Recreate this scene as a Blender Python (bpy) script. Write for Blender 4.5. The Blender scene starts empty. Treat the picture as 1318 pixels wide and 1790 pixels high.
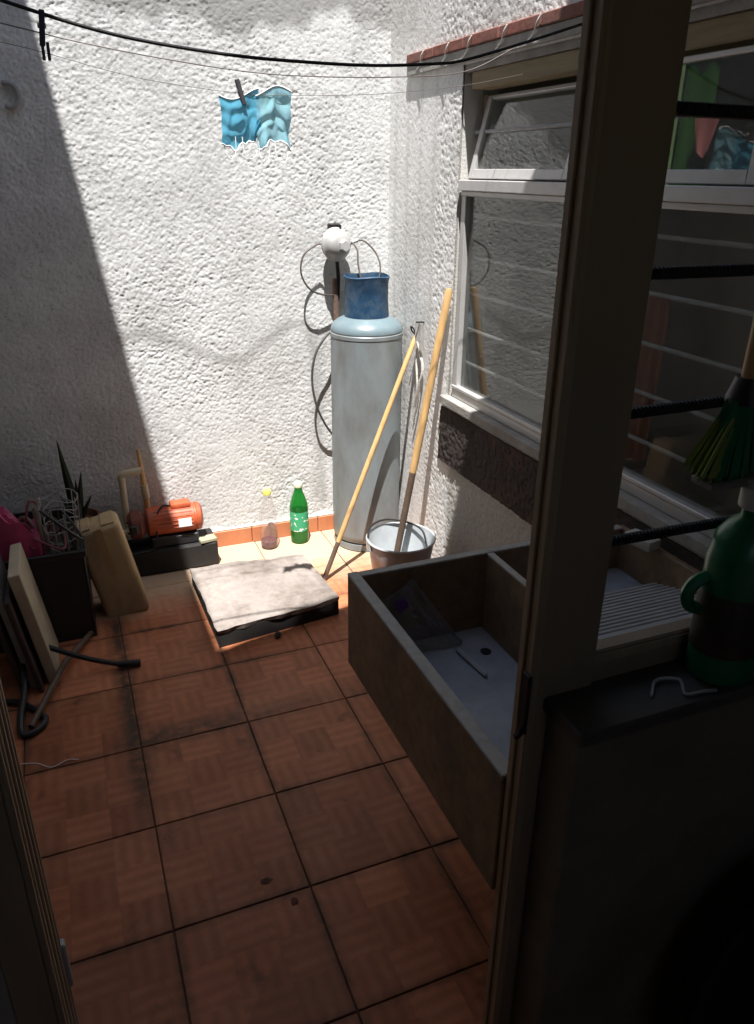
import bpy, bmesh, math, random
import numpy as np
from mathutils import Vector, Matrix, Euler, noise
random.seed(7)
RNG = np.random.default_rng(11)
SC = bpy.context.scene
COL = SC.collection

# ------------------------------------------------------------------ camera
cam_d = bpy.data.cameras.new('camera')
cam = bpy.data.objects.new('camera', cam_d); COL.objects.link(cam)
cam_d.sensor_fit = 'VERTICAL'; cam_d.sensor_height = 24.0
cam_d.lens = 24.0 * 1341.0 / 1790.0
cam_d.clip_start = 0.02; cam_d.clip_end = 600
rgt = Vector((0.92773, -0.37313, 0.009254)); upv = Vector((0.143154, 0.378611, 0.914418)); fwd = Vector((0.3447, 0.847011, -0.404665))
cam.matrix_world = Matrix(((rgt.x, upv.x, -fwd.x, 0.2916), (rgt.y, upv.y, -fwd.y, -2.2963), (rgt.z, upv.z, -fwd.z, 1.6004), (0, 0, 0, 1)))
SC.camera = cam

# ------------------------------------------------------------------ sky, sun, exposure
SUN = Vector((0.15, 0.32, -1.0)).normalized()          # the way the light travels
w = bpy.data.worlds.new('World'); SC.world = w; w.use_nodes = True
nt = w.node_tree
sky = nt.nodes.new('ShaderNodeTexSky'); sky.sky_type = 'NISHITA'; sky.sun_disc = False
sky.sun_elevation = math.asin(-SUN.z); sky.sun_rotation = math.atan2(-SUN.x, -SUN.y)
bg = nt.nodes['Background']; bg.inputs['Strength'].default_value = 0.085
nt.links.new(sky.outputs[0], bg.inputs[0])
sd = bpy.data.lights.new('sun', 'SUN'); sd.energy = 4.6; sd.angle = math.radians(0.53); sd.color = (1.0, 0.98, 0.95)
sun = bpy.data.objects.new('sun', sd); COL.objects.link(sun)
sun.rotation_euler = SUN.to_track_quat('-Z', 'Y').to_euler(); sun.location = (0, 0, 8)
SC.view_settings.view_transform = 'Standard'; SC.view_settings.look = 'None'
SC.view_settings.gamma = 1.0; SC.view_settings.use_curve_mapping = False
SC.view_settings.exposure = 1.25

# ------------------------------------------------------------------ materials
MATS = {}
def nd(t, typ, **kw):
    n = t.nodes.new(typ)
    for k, v in kw.items():
        if k in n.inputs.keys(): n.inputs[k].default_value = v
        else: setattr(n, k, v)
    return n
def mat(name, col, rough=0.7, var=0.15, scale=12.0, metal=0.0, bump=0.0, bscale=60.0, dirt=None, dscale=3.0, damt=0.4, spec=0.5, stretch=None, trans=0.0):
    """principled material: tone varied by noise, optional larger dirt patches, optional bump"""
    if name in MATS: return MATS[name]
    m = bpy.data.materials.new(name); m.use_nodes = True; t = m.node_tree
    b = t.nodes['Principled BSDF']; L = t.links.new
    tc = nd(t, 'ShaderNodeTexCoord'); mp = nd(t, 'ShaderNodeMapping'); L(tc.outputs['Object'], mp.inputs[0])
    if stretch: mp.inputs['Scale'].default_value = stretch
    n1 = nd(t, 'ShaderNodeTexNoise', Scale=scale, Detail=5.0, Roughness=0.6); L(mp.outputs[0], n1.inputs['Vector'])
    mr = nd(t, 'ShaderNodeMapRange'); L(n1.outputs[0], mr.inputs[0])
    mr.inputs[1].default_value = 0.25; mr.inputs[2].default_value = 0.75
    mr.inputs[3].default_value = 1 - var; mr.inputs[4].default_value = 1 + var
    mx = nd(t, 'ShaderNodeMix', data_type='RGBA', blend_type='MULTIPLY'); mx.inputs[0].default_value = 1
    mx.inputs[6].default_value = (*col, 1); L(mr.outputs[0], mx.inputs[7]); out = mx.outputs[2]
    if dirt:
        n2 = nd(t, 'ShaderNodeTexNoise', Scale=dscale, Detail=6.0, Roughness=0.65); L(mp.outputs[0], n2.inputs['Vector'])
        cr = nd(t, 'ShaderNodeMapRange'); L(n2.outputs[0], cr.inputs[0])
        cr.inputs[1].default_value = 0.45; cr.inputs[2].default_value = 0.7; cr.inputs[4].default_value = damt
        m2 = nd(t, 'ShaderNodeMix', data_type='RGBA'); L(cr.outputs[0], m2.inputs[0]); L(out, m2.inputs[6]); m2.inputs[7].default_value = (*dirt, 1)
        out = m2.outputs[2]
    L(out, b.inputs['Base Color'])
    b.inputs['Roughness'].default_value = rough; b.inputs['Metallic'].default_value = metal
    b.inputs['Specular IOR Level'].default_value = spec
    b.inputs['Transmission Weight'].default_value = trans
    if bump:
        n3 = nd(t, 'ShaderNodeTexNoise', Scale=bscale, Detail=4.0); L(mp.outputs[0], n3.inputs['Vector'])
        bp = nd(t, 'ShaderNodeBump', Strength=bump, Distance=0.004); L(n3.outputs[0], bp.inputs['Height']); L(bp.outputs[0], b.inputs['Normal'])
    MATS[name] = m; return m
def sheet_mat(name, tint, diffuse=None, dfac=0.0, refl=1.1, rough=0.0):
    """thin clear sheet (glass pane, bottle wall): lets light straight through, reflects by Fresnel"""
    if name in MATS: return MATS[name]
    m = bpy.data.materials.new(name); m.use_nodes = True; t = m.node_tree; L = t.links.new
    t.nodes.remove(t.nodes['Principled BSDF']); o = t.nodes['Material Output']
    tr = nd(t, 'ShaderNodeBsdfTransparent'); tr.inputs[0].default_value = (*tint, 1)
    gl = nd(t, 'ShaderNodeBsdfGlossy'); gl.inputs['Roughness'].default_value = rough
    lw_ = nd(t, 'ShaderNodeLayerWeight'); lw_.inputs[0].default_value = .5            # Schlick's law, the same from both sides
    pw = nd(t, 'ShaderNodeMath', operation='POWER'); L(lw_.outputs['Facing'], pw.inputs[0]); pw.inputs[1].default_value = 5.0
    fr = nd(t, 'ShaderNodeMath', operation='MULTIPLY_ADD'); L(pw.outputs[0], fr.inputs[0]); fr.inputs[1].default_value = .96; fr.inputs[2].default_value = .042
    mu = nd(t, 'ShaderNodeMath', operation='MULTIPLY', use_clamp=True); L(fr.outputs[0], mu.inputs[0]); mu.inputs[1].default_value = refl
    base = tr.outputs[0]
    if diffuse:
        df = nd(t, 'ShaderNodeBsdfDiffuse'); df.inputs[0].default_value = (*diffuse, 1)
        tl = nd(t, 'ShaderNodeBsdfTranslucent'); tl.inputs[0].default_value = (*diffuse, 1)
        ad = nd(t, 'ShaderNodeMixShader', Fac=0.5); L(df.outputs[0], ad.inputs[1]); L(tl.outputs[0], ad.inputs[2])
        ms = nd(t, 'ShaderNodeMixShader', Fac=dfac); L(base, ms.inputs[1]); L(ad.outputs[0], ms.inputs[2]); base = ms.outputs[0]
    mm = nd(t, 'ShaderNodeMixShader'); L(mu.outputs[0], mm.inputs[0]); L(base, mm.inputs[1]); L(gl.outputs[0], mm.inputs[2])
    L(mm.outputs[0], o.inputs[0]); MATS[name] = m; return m

def cloth_mat(name, col, tl=0.45):
    m = bpy.data.materials.new(name); m.use_nodes = True; t = m.node_tree; L = t.links.new
    t.nodes.remove(t.nodes['Principled BSDF']); o = t.nodes['Material Output']
    tc = nd(t, 'ShaderNodeTexCoord'); n = nd(t, 'ShaderNodeTexNoise', Scale=25.0, Detail=4.0); L(tc.outputs['Object'], n.inputs['Vector'])
    mx = nd(t, 'ShaderNodeMix', data_type='RGBA'); L(n.outputs[0], mx.inputs[0])
    mx.inputs[6].default_value = (*[c * .75 for c in col], 1); mx.inputs[7].default_value = (*[min(1, c * 1.2) for c in col], 1)
    df = nd(t, 'ShaderNodeBsdfDiffuse'); tr = nd(t, 'ShaderNodeBsdfTranslucent')
    L(mx.outputs[2], df.inputs[0]); L(mx.outputs[2], tr.inputs[0])
    ms = nd(t, 'ShaderNodeMixShader', Fac=tl); L(df.outputs[0], ms.inputs[1]); L(tr.outputs[0], ms.inputs[2]); L(ms.outputs[0], o.inputs[0])
    return m

def stucco_mat(name, white, grey, dark=None):
    """white sprayed render, worn to grey in patches; reads the 'extra_grey' attribute for further grey areas"""
    m = bpy.data.materials.new(name); m.use_nodes = True; t = m.node_tree; L = t.links.new
    b = t.nodes['Principled BSDF']; b.inputs['Roughness'].default_value = 0.92; b.inputs['Specular IOR Level'].default_value = 0.15
    tc = nd(t, 'ShaderNodeTexCoord')
    n1 = nd(t, 'ShaderNodeTexNoise', Scale=3.2, Detail=7.0, Roughness=0.65); L(tc.outputs['Object'], n1.inputs['Vector'])
    r1 = nd(t, 'ShaderNodeMapRange'); L(n1.outputs[0], r1.inputs[0]); r1.inputs[1].default_value = .42; r1.inputs[2].default_value = .70; r1.inputs[4].default_value = .5
    n2 = nd(t, 'ShaderNodeTexNoise', Scale=95.0, Detail=4.0, Roughness=0.7); L(tc.outputs['Object'], n2.inputs['Vector'])
    r2 = nd(t, 'ShaderNodeMapRange'); L(n2.outputs[0], r2.inputs[0]); r2.inputs[1].default_value = .53; r2.inputs[2].default_value = .68; r2.inputs[4].default_value = .6
    at = nd(t, 'ShaderNodeAttribute'); at.attribute_name = 'extra_grey'
    a1 = nd(t, 'ShaderNodeMath', operation='ADD'); L(r1.outputs[0], a1.inputs[0]); L(r2.outputs[0], a1.inputs[1])
    a2 = nd(t, 'ShaderNodeMath', operation='ADD', use_clamp=True); L(a1.outputs[0], a2.inputs[0]); L(at.outputs['Fac'], a2.inputs[1])
    mx = nd(t, 'ShaderNodeMix', data_type='RGBA'); L(a2.outputs[0], mx.inputs[0])
    mx.inputs[6].default_value = (*white, 1); mx.inputs[7].default_value = (*grey, 1)
    L(mx.outputs[2], b.inputs['Base Color'])
    n3 = nd(t, 'ShaderNodeTexNoise', Scale=220.0, Detail=3.0); L(tc.outputs['Object'], n3.inputs['Vector'])
    bp = nd(t, 'ShaderNodeBump', Strength=0.5, Distance=0.002); L(n3.outputs[0], bp.inputs['Height']); L(bp.outputs[0], b.inputs['Normal'])
    return m

def tile_mat():
    """terracotta tile printed with a faint basket weave of striped squares, scuffed and dirty"""
    m = bpy.data.materials.new('terracotta_tile'); m.use_nodes = True; t = m.node_tree; L = t.links.new
    b = t.nodes['Principled BSDF']
    tc = nd(t, 'ShaderNodeTexCoord'); geo = nd(t, 'ShaderNodeNewGeometry'); oi = nd(t, 'ShaderNodeObjectInfo')
    mp = nd(t, 'ShaderNodeMapping'); L(tc.outputs['Object'], mp.inputs[0]); mp.inputs['Location'].default_value = (.165, .165, .5)
    ck = nd(t, 'ShaderNodeTexChecker', Scale=1 / .11); L(mp.outputs[0], ck.inputs[0]); ck.inputs[1].default_value = (0, 0, 0, 1); ck.inputs[2].default_value = (1, 1, 1, 1)
    wx = nd(t, 'ShaderNodeTexWave', Scale=9.0, Distortion=1.2, Detail=2.0); wx.bands_direction = 'X'; L(mp.outputs[0], wx.inputs[0])
    wy = nd(t, 'ShaderNodeTexWave', Scale=9.0, Distortion=1.2, Detail=2.0); wy.bands_direction = 'Y'; L(mp.outputs[0], wy.inputs[0])
    wm = nd(t, 'ShaderNodeMix', data_type='FLOAT'); L(ck.outputs[1], wm.inputs[0]); L(wx.outputs[1], wm.inputs[2]); L(wy.outputs[1], wm.inputs[3])
    n1 = nd(t, 'ShaderNodeTexNoise', Scale=6.0, Detail=6.0, Roughness=.65); L(geo.outputs['Position'], n1.inputs['Vector'])
    # colour: base red-brown to paler worn brown by noise
    mx = nd(t, 'ShaderNodeMix', data_type='RGBA'); L(n1.outputs[0], mx.inputs[0])
    mx.inputs[6].default_value = (.40, .125, .055, 1); mx.inputs[7].default_value = (.53, .225, .118, 1)
    n6 = nd(t, 'ShaderNodeTexNoise', Scale=2.3, Detail=5.0, Roughness=.6); L(geo.outputs['Position'], n6.inputs['Vector'])
    r6 = nd(t, 'ShaderNodeMapRange'); L(n6.outputs[0], r6.inputs[0]); r6.inputs[1].default_value = .42; r6.inputs[2].default_value = .66; r6.inputs[4].default_value = .6
    m6 = nd(t, 'ShaderNodeMix', data_type='RGBA'); L(r6.outputs[0], m6.inputs[0]); L(mx.outputs[2], m6.inputs[6]); m6.inputs[7].default_value = (.33, .095, .035, 1)
    n7 = nd(t, 'ShaderNodeTexNoise', Scale=30.0, Detail=6.0, Roughness=.75); L(geo.outputs['Position'], n7.inputs['Vector'])
    r7 = nd(t, 'ShaderNodeMapRange'); L(n7.outputs[0], r7.inputs[0]); r7.inputs[1].default_value = .3; r7.inputs[2].default_value = .7; r7.inputs[3].default_value = .86; r7.inputs[4].default_value = 1.1
    st = nd(t, 'ShaderNodeMapRange'); L(wm.outputs[0], st.inputs[0]); st.inputs[3].default_value = .87; st.inputs[4].default_value = 1.06
    ckr = nd(t, 'ShaderNodeMapRange'); L(ck.outputs[1], ckr.inputs[0]); ckr.inputs[3].default_value = .96; ckr.inputs[4].default_value = 1.03
    rn = nd(t, 'ShaderNodeMapRange'); L(oi.outputs['Random'], rn.inputs[0]); rn.inputs[3].default_value = .82; rn.inputs[4].default_value = 1.1
    p1 = nd(t, 'ShaderNodeMath', operation='MULTIPLY'); L(st.outputs[0], p1.inputs[0]); L(ckr.outputs[0], p1.inputs[1])
    p2 = nd(t, 'ShaderNodeMath', operation='MULTIPLY'); L(p1.outputs[0], p2.inputs[0]); L(rn.outputs[0], p2.inputs[1])
    sn = nd(t, 'ShaderNodeVectorMath', operation='SNAP'); L(geo.outputs['Position'], sn.inputs[0]); sn.inputs[1].default_value = (.3284 / 3, .11, 1)
    wn_ = nd(t, 'ShaderNodeTexWhiteNoise'); L(sn.outputs[0], wn_.inputs['Vector'])
    rw_ = nd(t, 'ShaderNodeMapRange'); L(wn_.outputs['Value'], rw_.inputs[0]); rw_.inputs[3].default_value = .86; rw_.inputs[4].default_value = 1.12
    p3a = nd(t, 'ShaderNodeMath', operation='MULTIPLY'); L(p2.outputs[0], p3a.inputs[0]); L(r7.outputs[0], p3a.inputs[1])
    p3 = nd(t, 'ShaderNodeMath', operation='MULTIPLY'); L(p3a.outputs[0], p3.inputs[0]); L(rw_.outputs[0], p3.inputs[1])
    m2 = nd(t, 'ShaderNodeMix', data_type='RGBA', blend_type='MULTIPLY'); m2.inputs[0].default_value = 1; L(m6.outputs[2], m2.inputs[6]); L(p3.outputs[0], m2.inputs[7])
    # dirt washed along two joints
    sx = nd(t, 'ShaderNodeSeparateXYZ'); L(geo.outputs['Position'], sx.inputs[0])
    def band(sock, c, wd):
        s = nd(t, 'ShaderNodeMath', operation='SUBTRACT'); L(sock, s.inputs[0]); s.inputs[1].default_value = c
        a = nd(t, 'ShaderNodeMath', operation='ABSOLUTE'); L(s.outputs[0], a.inputs[0])
        r = nd(t, 'ShaderNodeMapRange'); L(a.outputs[0], r.inputs[0]); r.inputs[1].default_value = 0.006; r.inputs[2].default_value = wd; r.inputs[3].default_value = 1; r.inputs[4].default_value = 0
        return r.outputs[0]
    bY = band(sx.outputs['Y'], -.305, .075); bX = band(sx.outputs['X'], .315, .055)
    gy = nd(t, 'ShaderNodeMapRange'); L(sx.outputs['Y'], gy.inputs[0]); gy.inputs[1].default_value = -.75; gy.inputs[2].default_value = -.45
    bx2 = nd(t, 'ShaderNodeMath', operation='MULTIPLY'); L(bX, bx2.inputs[0]); L(gy.outputs[0], bx2.inputs[1])
    gx = nd(t, 'ShaderNodeMapRange'); L(sx.outputs['X'], gx.inputs[0]); gx.inputs[1].default_value = .22; gx.inputs[2].default_value = .30
    gx2 = nd(t, 'ShaderNodeMapRange'); L(sx.outputs['X'], gx2.inputs[0]); gx2.inputs[1].default_value = 1.2; gx2.inputs[2].default_value = .45; 
    by2 = nd(t, 'ShaderNodeMath', operation='MULTIPLY'); L(bY, by2.inputs[0]); L(gx.outputs[0], by2.inputs[1])
    by3 = nd(t, 'ShaderNodeMath', operation='MULTIPLY'); L(by2.outputs[0], by3.inputs[0]); L(gx2.outputs[0], by3.inputs[1])
    bm_ = nd(t, 'ShaderNodeMath', operation='MAXIMUM'); L(bx2.outputs[0], bm_.inputs[0]); L(by3.outputs[0], bm_.inputs[1])
    n4 = nd(t, 'ShaderNodeTexNoise', Scale=18.0, Detail=5.0, Roughness=.7); L(geo.outputs['Position'], n4.inputs['Vector'])
    r4 = nd(t, 'ShaderNodeMapRange'); L(n4.outputs[0], r4.inputs[0]); r4.inputs[1].default_value = .25; r4.inputs[2].default_value = .55; r4.inputs[4].default_value = .95
    d1 = nd(t, 'ShaderNodeMath', operation='MULTIPLY'); L(bm_.outputs[0], d1.inputs[0]); L(r4.outputs[0], d1.inputs[1])
    # scattered stains
    n5 = nd(t, 'ShaderNodeTexNoise', Scale=9.0, Detail=4.0, Roughness=.6); L(geo.outputs['Position'], n5.inputs['Vector'])
    r5 = nd(t, 'ShaderNodeMapRange'); L(n5.outputs[0], r5.inputs[0]); r5.inputs[1].default_value = .62; r5.inputs[2].default_value = .72; r5.inputs[4].default_value = .55
    d2 = nd(t, 'ShaderNodeMath', operation='MAXIMUM'); L(d1.outputs[0], d2.inputs[0]); L(r5.outputs[0], d2.inputs[1])
    so = nd(t, 'ShaderNodeSeparateXYZ'); L(tc.outputs['Object'], so.inputs[0])
    ax = nd(t, 'ShaderNodeMath', operation='ABSOLUTE'); L(so.outputs['X'], ax.inputs[0]); ay = nd(t, 'ShaderNodeMath', operation='ABSOLUTE'); L(so.outputs['Y'], ay.inputs[0])
    am = nd(t, 'ShaderNodeMath', operation='MAXIMUM'); L(ax.outputs[0], am.inputs[0]); L(ay.outputs[0], am.inputs[1])
    er = nd(t, 'ShaderNodeMapRange'); L(am.outputs[0], er.inputs[0]); er.inputs[1].default_value = .140; er.inputs[2].default_value = .164
    en = nd(t, 'ShaderNodeMapRange'); L(n6.outputs[0], en.inputs[0]); en.inputs[1].default_value = .38; en.inputs[2].default_value = .62
    e2 = nd(t, 'ShaderNodeMath', operation='MULTIPLY'); L(er.outputs[0], e2.inputs[0]); L(en.outputs[0], e2.inputs[1])
    e3 = nd(t, 'ShaderNodeMath', operation='MULTIPLY'); L(e2.outputs[0], e3.inputs[0]); L(r4.outputs[0], e3.inputs[1])
    d3 = nd(t, 'ShaderNodeMath', operation='MAXIMUM'); L(d2.outputs[0], d3.inputs[0]); L(e3.outputs[0], d3.inputs[1])
    m3 = nd(t, 'ShaderNodeMix', data_type='RGBA'); L(d3.outputs[0], m3.inputs[0]); L(m2.outputs[2], m3.inputs[6]); m3.inputs[7].default_value = (.06, .038, .024, 1)
    # paler cream tone towards the back wall, its edge broken by noise
    dy = nd(t, 'ShaderNodeMath', operation='MULTIPLY_ADD'); L(n5.outputs[0], dy.inputs[0]); dy.inputs[1].default_value = .35; L(sx.outputs['Y'], dy.inputs[2])
    dr = nd(t, 'ShaderNodeMapRange'); L(dy.outputs[0], dr.inputs[0]); dr.inputs[1].default_value = .58; dr.inputs[2].default_value = .85; dr.inputs[4].default_value = .72
    m4 = nd(t, 'ShaderNodeMix', data_type='RGBA'); L(dr.outputs[0], m4.inputs[0]); L(m3.outputs[2], m4.inputs[6]); m4.inputs[7].default_value = (.56, .44, .31, 1)
    L(m4.outputs[2], b.inputs['Base Color'])
    rr = nd(t, 'ShaderNodeMapRange'); L(n1.outputs[0], rr.inputs[0]); rr.inputs[3].default_value = .38; rr.inputs[4].default_value = .68
    L(rr.outputs[0], b.inputs['Roughness']); b.inputs['Specular IOR Level'].default_value = .22
    bp = nd(t, 'ShaderNodeBump', Strength=.1, Distance=.001); L(wm.outputs[0], bp.inputs['Height']); L(bp.outputs[0], b.inputs['Normal'])
    return m

# ------------------------------------------------------------------ mesh helpers
def bm_new(): return bmesh.new()
def add_box(bm, c, s, rot=None, bev=0.0, seg=1):
    """box centred at c, size s; rot is an Euler tuple about its centre"""
    r = bmesh.ops.create_cube(bm, size=1.0); vs = r['verts']
    M = Matrix.Translation(Vector(c)) @ (Euler(rot).to_matrix().to_4x4() if rot else Matrix()) @ Matrix.Diagonal((*s, 1))
    bmesh.ops.transform(bm, matrix=M, verts=vs)
    if bev:
        es = list({e for v in vs for e in v.link_edges})
        bmesh.ops.bevel(bm, geom=es, offset=bev, segments=seg, affect='EDGES', profile=.5)
    return bm
def bx(x0, x1, y0, y1, z0, z1, bev=0.0, bm=None, seg=1):
    bm = bm or bm_new()
    return add_box(bm, ((x0 + x1) / 2, (y0 + y1) / 2, (z0 + z1) / 2), (abs(x1 - x0), abs(y1 - y0), abs(z1 - z0)), None, bev, seg)
def tube(pts, r, n=8, bm=None, caps=True):
    bm = bm or bm_new(); P = [Vector(p) for p in pts]; m = len(P)
    R = r if isinstance(r, (list, tuple)) else [r] * m
    T = [((P[min(i + 1, m - 1)] - P[max(i - 1, 0)]).normalized()) for i in range(m)]
    a = Vector((0, 0, 1)) if abs(T[0].z) < .9 else Vector((1, 0, 0)); N = T[0].cross(a).normalized(); rings = []
    for i in range(m):
        N = (N - T[i] * N.dot(T[i])).normalized(); B = T[i].cross(N)
        rings.append([bm.verts.new(P[i] + (N * math.cos(2 * math.pi * k / n) + B * math.sin(2 * math.pi * k / n)) * R[i]) for k in range(n)])
    for i in range(m - 1):
        for k in range(n): bm.faces.new((rings[i][k], rings[i][(k + 1) % n], rings[i + 1][(k + 1) % n], rings[i + 1][k]))
    if caps: bm.faces.new(rings[0][::-1]); bm.faces.new(rings[-1])
    return bm
def lathe(prof, c, n=32, axis='Z', bm=None, close=True):
    bm = bm or bm_new(); c = Vector(c); rings = []
    for r, h in prof:
        ring = []
        for k in range(n):
            a = 2 * math.pi * k / n; u, v = r * math.cos(a), r * math.sin(a)
            p = {'Z': (u, v, h), 'X': (h, u, v), 'Y': (v, h, u)}[axis]
            ring.append(bm.verts.new(c + Vector(p)))
        rings.append(ring)
    for i in range(len(rings) - 1):
        for k in range(n): bm.faces.new((rings[i][k], rings[i][(k + 1) % n], rings[i + 1][(k + 1) % n], rings[i + 1][k]))
    if close: bm.faces.new(rings[0][::-1]); bm.faces.new(rings[-1])
    return bm
def spline(pts, n=8):
    """Catmull-Rom through the points"""
    P = [Vector(p) for p in pts]; P = [P[0] * 2 - P[1]] + P + [P[-1] * 2 - P[-2]]; out = []
    for i in range(1, len(P) - 2):
        for k in range(n):
            t = k / n; a, b, c, d = P[i - 1:i + 3]
            out.append(.5 * (2 * b + (c - a) * t + (2 * a - 5 * b + 4 * c - d) * t * t + (3 * b - a - 3 * c + d) * t ** 3))
    return out + [P[-2]]
def obj(name, bm, m, parent=None, smooth=False, origin=None):
    """link a bmesh authored in world coordinates; a child is stored relative to its root"""
    me = bpy.data.meshes.new(name); bmesh.ops.recalc_face_normals(bm, faces=bm.faces[:])
    off = Vector((0, 0, 0)); p = parent
    while p is not None: off += p.location; p = p.parent
    loc = Vector(origin) if origin is not None else Vector((0, 0, 0))
    if parent is not None: loc = Vector((0, 0, 0))
    elif origin is not None: off = loc
    bmesh.ops.translate(bm, verts=bm.verts[:], vec=-off)
    bm.to_mesh(me); bm.free()
    if smooth:
        me.polygons.foreach_set('use_smooth', [True] * len(me.polygons))
        try: me.set_sharp_from_angle(angle=math.radians(40))
        except Exception: pass
    me.materials.append(m)
    o = bpy.data.objects.new(name, me); COL.objects.link(o); o.location = loc; o.parent = parent
    return o
def tag(o, label, cat, group=None, kind=None):
    o['label'] = label
    if cat: o['category'] = cat
    if group: o['group'] = group
    if kind: o['kind'] = kind
    return o
def thing(name, label, cat, loc=(0, 0, 0), group=None):
    o = bpy.data.objects.new(name, None); COL.objects.link(o); o.location = loc; o.empty_display_size = .05
    return tag(o, label, cat, group)

# fractal height field by filtering white noise
def field(nu, nv, step, sizes, amps):
    fu = np.fft.fftfreq(nu, step)[:, None]; fv = np.fft.fftfreq(nv, step)[None, :]; out = np.zeros((nu, nv))
    for s, a in zip(sizes, amps):
        W = np.fft.fft2(RNG.standard_normal((nu, nv))) * np.exp(-(fu ** 2 + fv ** 2) * (math.pi * s) ** 2 * .5)
        h = np.real(np.fft.ifft2(W)); out += a * h / h.std()
    return out
def poly_dist(U, V, pts):
    d = np.full(U.shape, 9.0)
    for (a, b), (c, e) in zip(pts[:-1], pts[1:]):
        L2 = (c - a) ** 2 + (e - b) ** 2; t = np.clip(((U - a) * (c - a) + (V - b) * (e - b)) / L2, 0, 1)
        d = np.minimum(d, np.hypot(U - a - t * (c - a), V - b - t * (e - b)))
    return d
def relief(name, u0, u1, v0, v1, step, place, amp_fn, grey_fn, m, holes=(), parent=None):
    """rough plaster as real relief: grid over (u,v); place(U,V,H)->X,Y,Z"""
    nu = int(round((u1 - u0) / step)) + 1; nv = int(round((v1 - v0) / step)) + 1
    U, V = np.meshgrid(np.linspace(u0, u1, nu), np.linspace(v0, v1, nv), indexing='ij')
    H = field(nu, nv, step, [.0045, .009, .035, .25], [1.1, .5, .22, .6]); H = np.clip(H, -2.6, 2.2)
    H = np.where(H > .5, .5 + (H - .5) * .55, H) * amp_fn(U, V)
    X, Y, Z = place(U, V, H); co = np.stack([X, Y, Z], -1).reshape(-1, 3)
    idx = np.arange(nu * nv).reshape(nu, nv)
    q = np.stack([idx[:-1, :-1], idx[1:, :-1], idx[1:, 1:], idx[:-1, 1:]], -1).reshape(-1, 4)
    cu = (U[:-1, :-1] + U[1:, 1:]).reshape(-1) / 2; cv = (V[:-1, :-1] + V[1:, 1:]).reshape(-1) / 2; keep = np.ones(len(q), bool)
    for a, b, c, e in holes: keep &= ~((cu > a) & (cu < b) & (cv > c) & (cv < e))
    q = q[keep]
    me = bpy.data.meshes.new(name); me.vertices.add(len(co)); me.vertices.foreach_set('co', co.astype(np.float32).ravel())
    me.loops.add(q.size); me.loops.foreach_set('vertex_index', q.astype(np.int32).ravel())
    me.polygons.add(len(q)); me.polygons.foreach_set('loop_start', np.arange(0, q.size, 4, dtype=np.int32))
    me.polygons.foreach_set('use_smooth', np.ones(len(q), bool))
    at = me.attributes.new('extra_grey', 'FLOAT', 'POINT'); at.data.foreach_set('value', grey_fn(U, V).astype(np.float32).ravel())
    me.update(calc_edges=True); me.validate(); me.materials.append(m)
    o = bpy.data.objects.new(name, me); COL.objects.link(o); o.parent = parent
    return o

# ------------------------------------------------------------------ palette
M_white = mat('old_white_plaster', (.60, .585, .55), .9, .1, 8, bump=.5, bscale=120, dirt=(.33, .31, .28), dscale=2.5, damt=.6)
M_leftw = mat('grey_house_plaster', (.46, .44, .41), .9, .12, 6, bump=.5, bscale=90, dirt=(.25, .23, .2), dscale=1.6, damt=.6)
M_room = mat('indoor_paint', (.50, .46, .39), .85, .1, 5)
M_conc = mat('grey_concrete', (.34, .325, .30), .9, .18, 18, bump=.6, bscale=90, dirt=(.18, .165, .14), dscale=5, damt=.6)
M_grout = mat('dark_grout', (.085, .05, .034), .95, .45, 7)
M_tile = tile_mat()
M_skirt = mat('red_skirting_tile', (.52, .19, .085), .5, .15, 14, dirt=(.3, .16, .1), dscale=8, damt=.5)
M_alu = mat('anodised_aluminium', (.52, .51, .50), .42, .06, 30, metal=.25, dirt=(.4, .38, .35), dscale=9, damt=.4)
M_frame = mat('brown_painted_frame', (.42, .33, .225), .36, .15, 10, dirt=(.27, .21, .15), dscale=14, damt=.6, stretch=(1, 1, .15))
M_frame2 = mat('brown_painted_frame_shaded', (.32, .25, .175), .5, .15, 10, stretch=(1, 1, .2))  # same brown paint, darker: shade on room-facing parts put into the colour
M_iron = mat('black_iron', (.018, .016, .015), .55, .3, 40, metal=.3, bump=.3)
M_glass = sheet_mat('window_glass', (.95, .965, .96), (.55, .55, .53), .07, 1.25)
M_wood = mat('lintel_wood', (.24, .185, .10), .75, .25, 20, stretch=(3, .3, 3), dirt=(.22, .16, .1), dscale=6, damt=.6)
M_stick = mat('broom_handle_wood', (.58, .36, .15), .55, .2, 30, stretch=(2, 2, .3), dirt=(.3, .17, .08), dscale=10, damt=.5)
M_grip = mat('dark_stained_wood', (.10, .065, .045), .6, .25, 30)
M_redlip = mat('red_brick_lip', (.20, .072, .053), .85, .25, 30, bump=.4, dirt=(.17, .10, .08), dscale=12, damt=.6)
M_cyl = mat('grey_cylinder_paint', (.225, .255, .265), .42, .1, 9, bump=.3, bscale=9, dirt=(.13, .115, .10), dscale=7, damt=.6, metal=.1, stretch=(1, 1, .45))
M_cyltop = mat('pale_blue_cylinder_paint', (.15, .205, .23), .34, .15, 10, dirt=(.2, .24, .25), dscale=9, damt=.45)
M_collar = mat('scratched_blue_paint', (.011, .046, .10), .5, .35, 18, dirt=(.07, .11, .15), dscale=26, damt=.7)
M_rust = mat('rusty_pipe', (.16, .10, .075), .85, .3, 30, bump=.4)
M_reg = mat('cast_grey_metal', (.40, .395, .385), .5, .15, 18, metal=.15)
M_copper = mat('tarnished_copper_tube', (.12, .10, .09), .5, .2, 30, metal=.5)
M_black = mat('black_rubber', (.014, .014, .015), .55, .2, 20)
M_blackpl = mat('black_plastic', (.018, .018, .02), .45, .2, 15)
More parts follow.
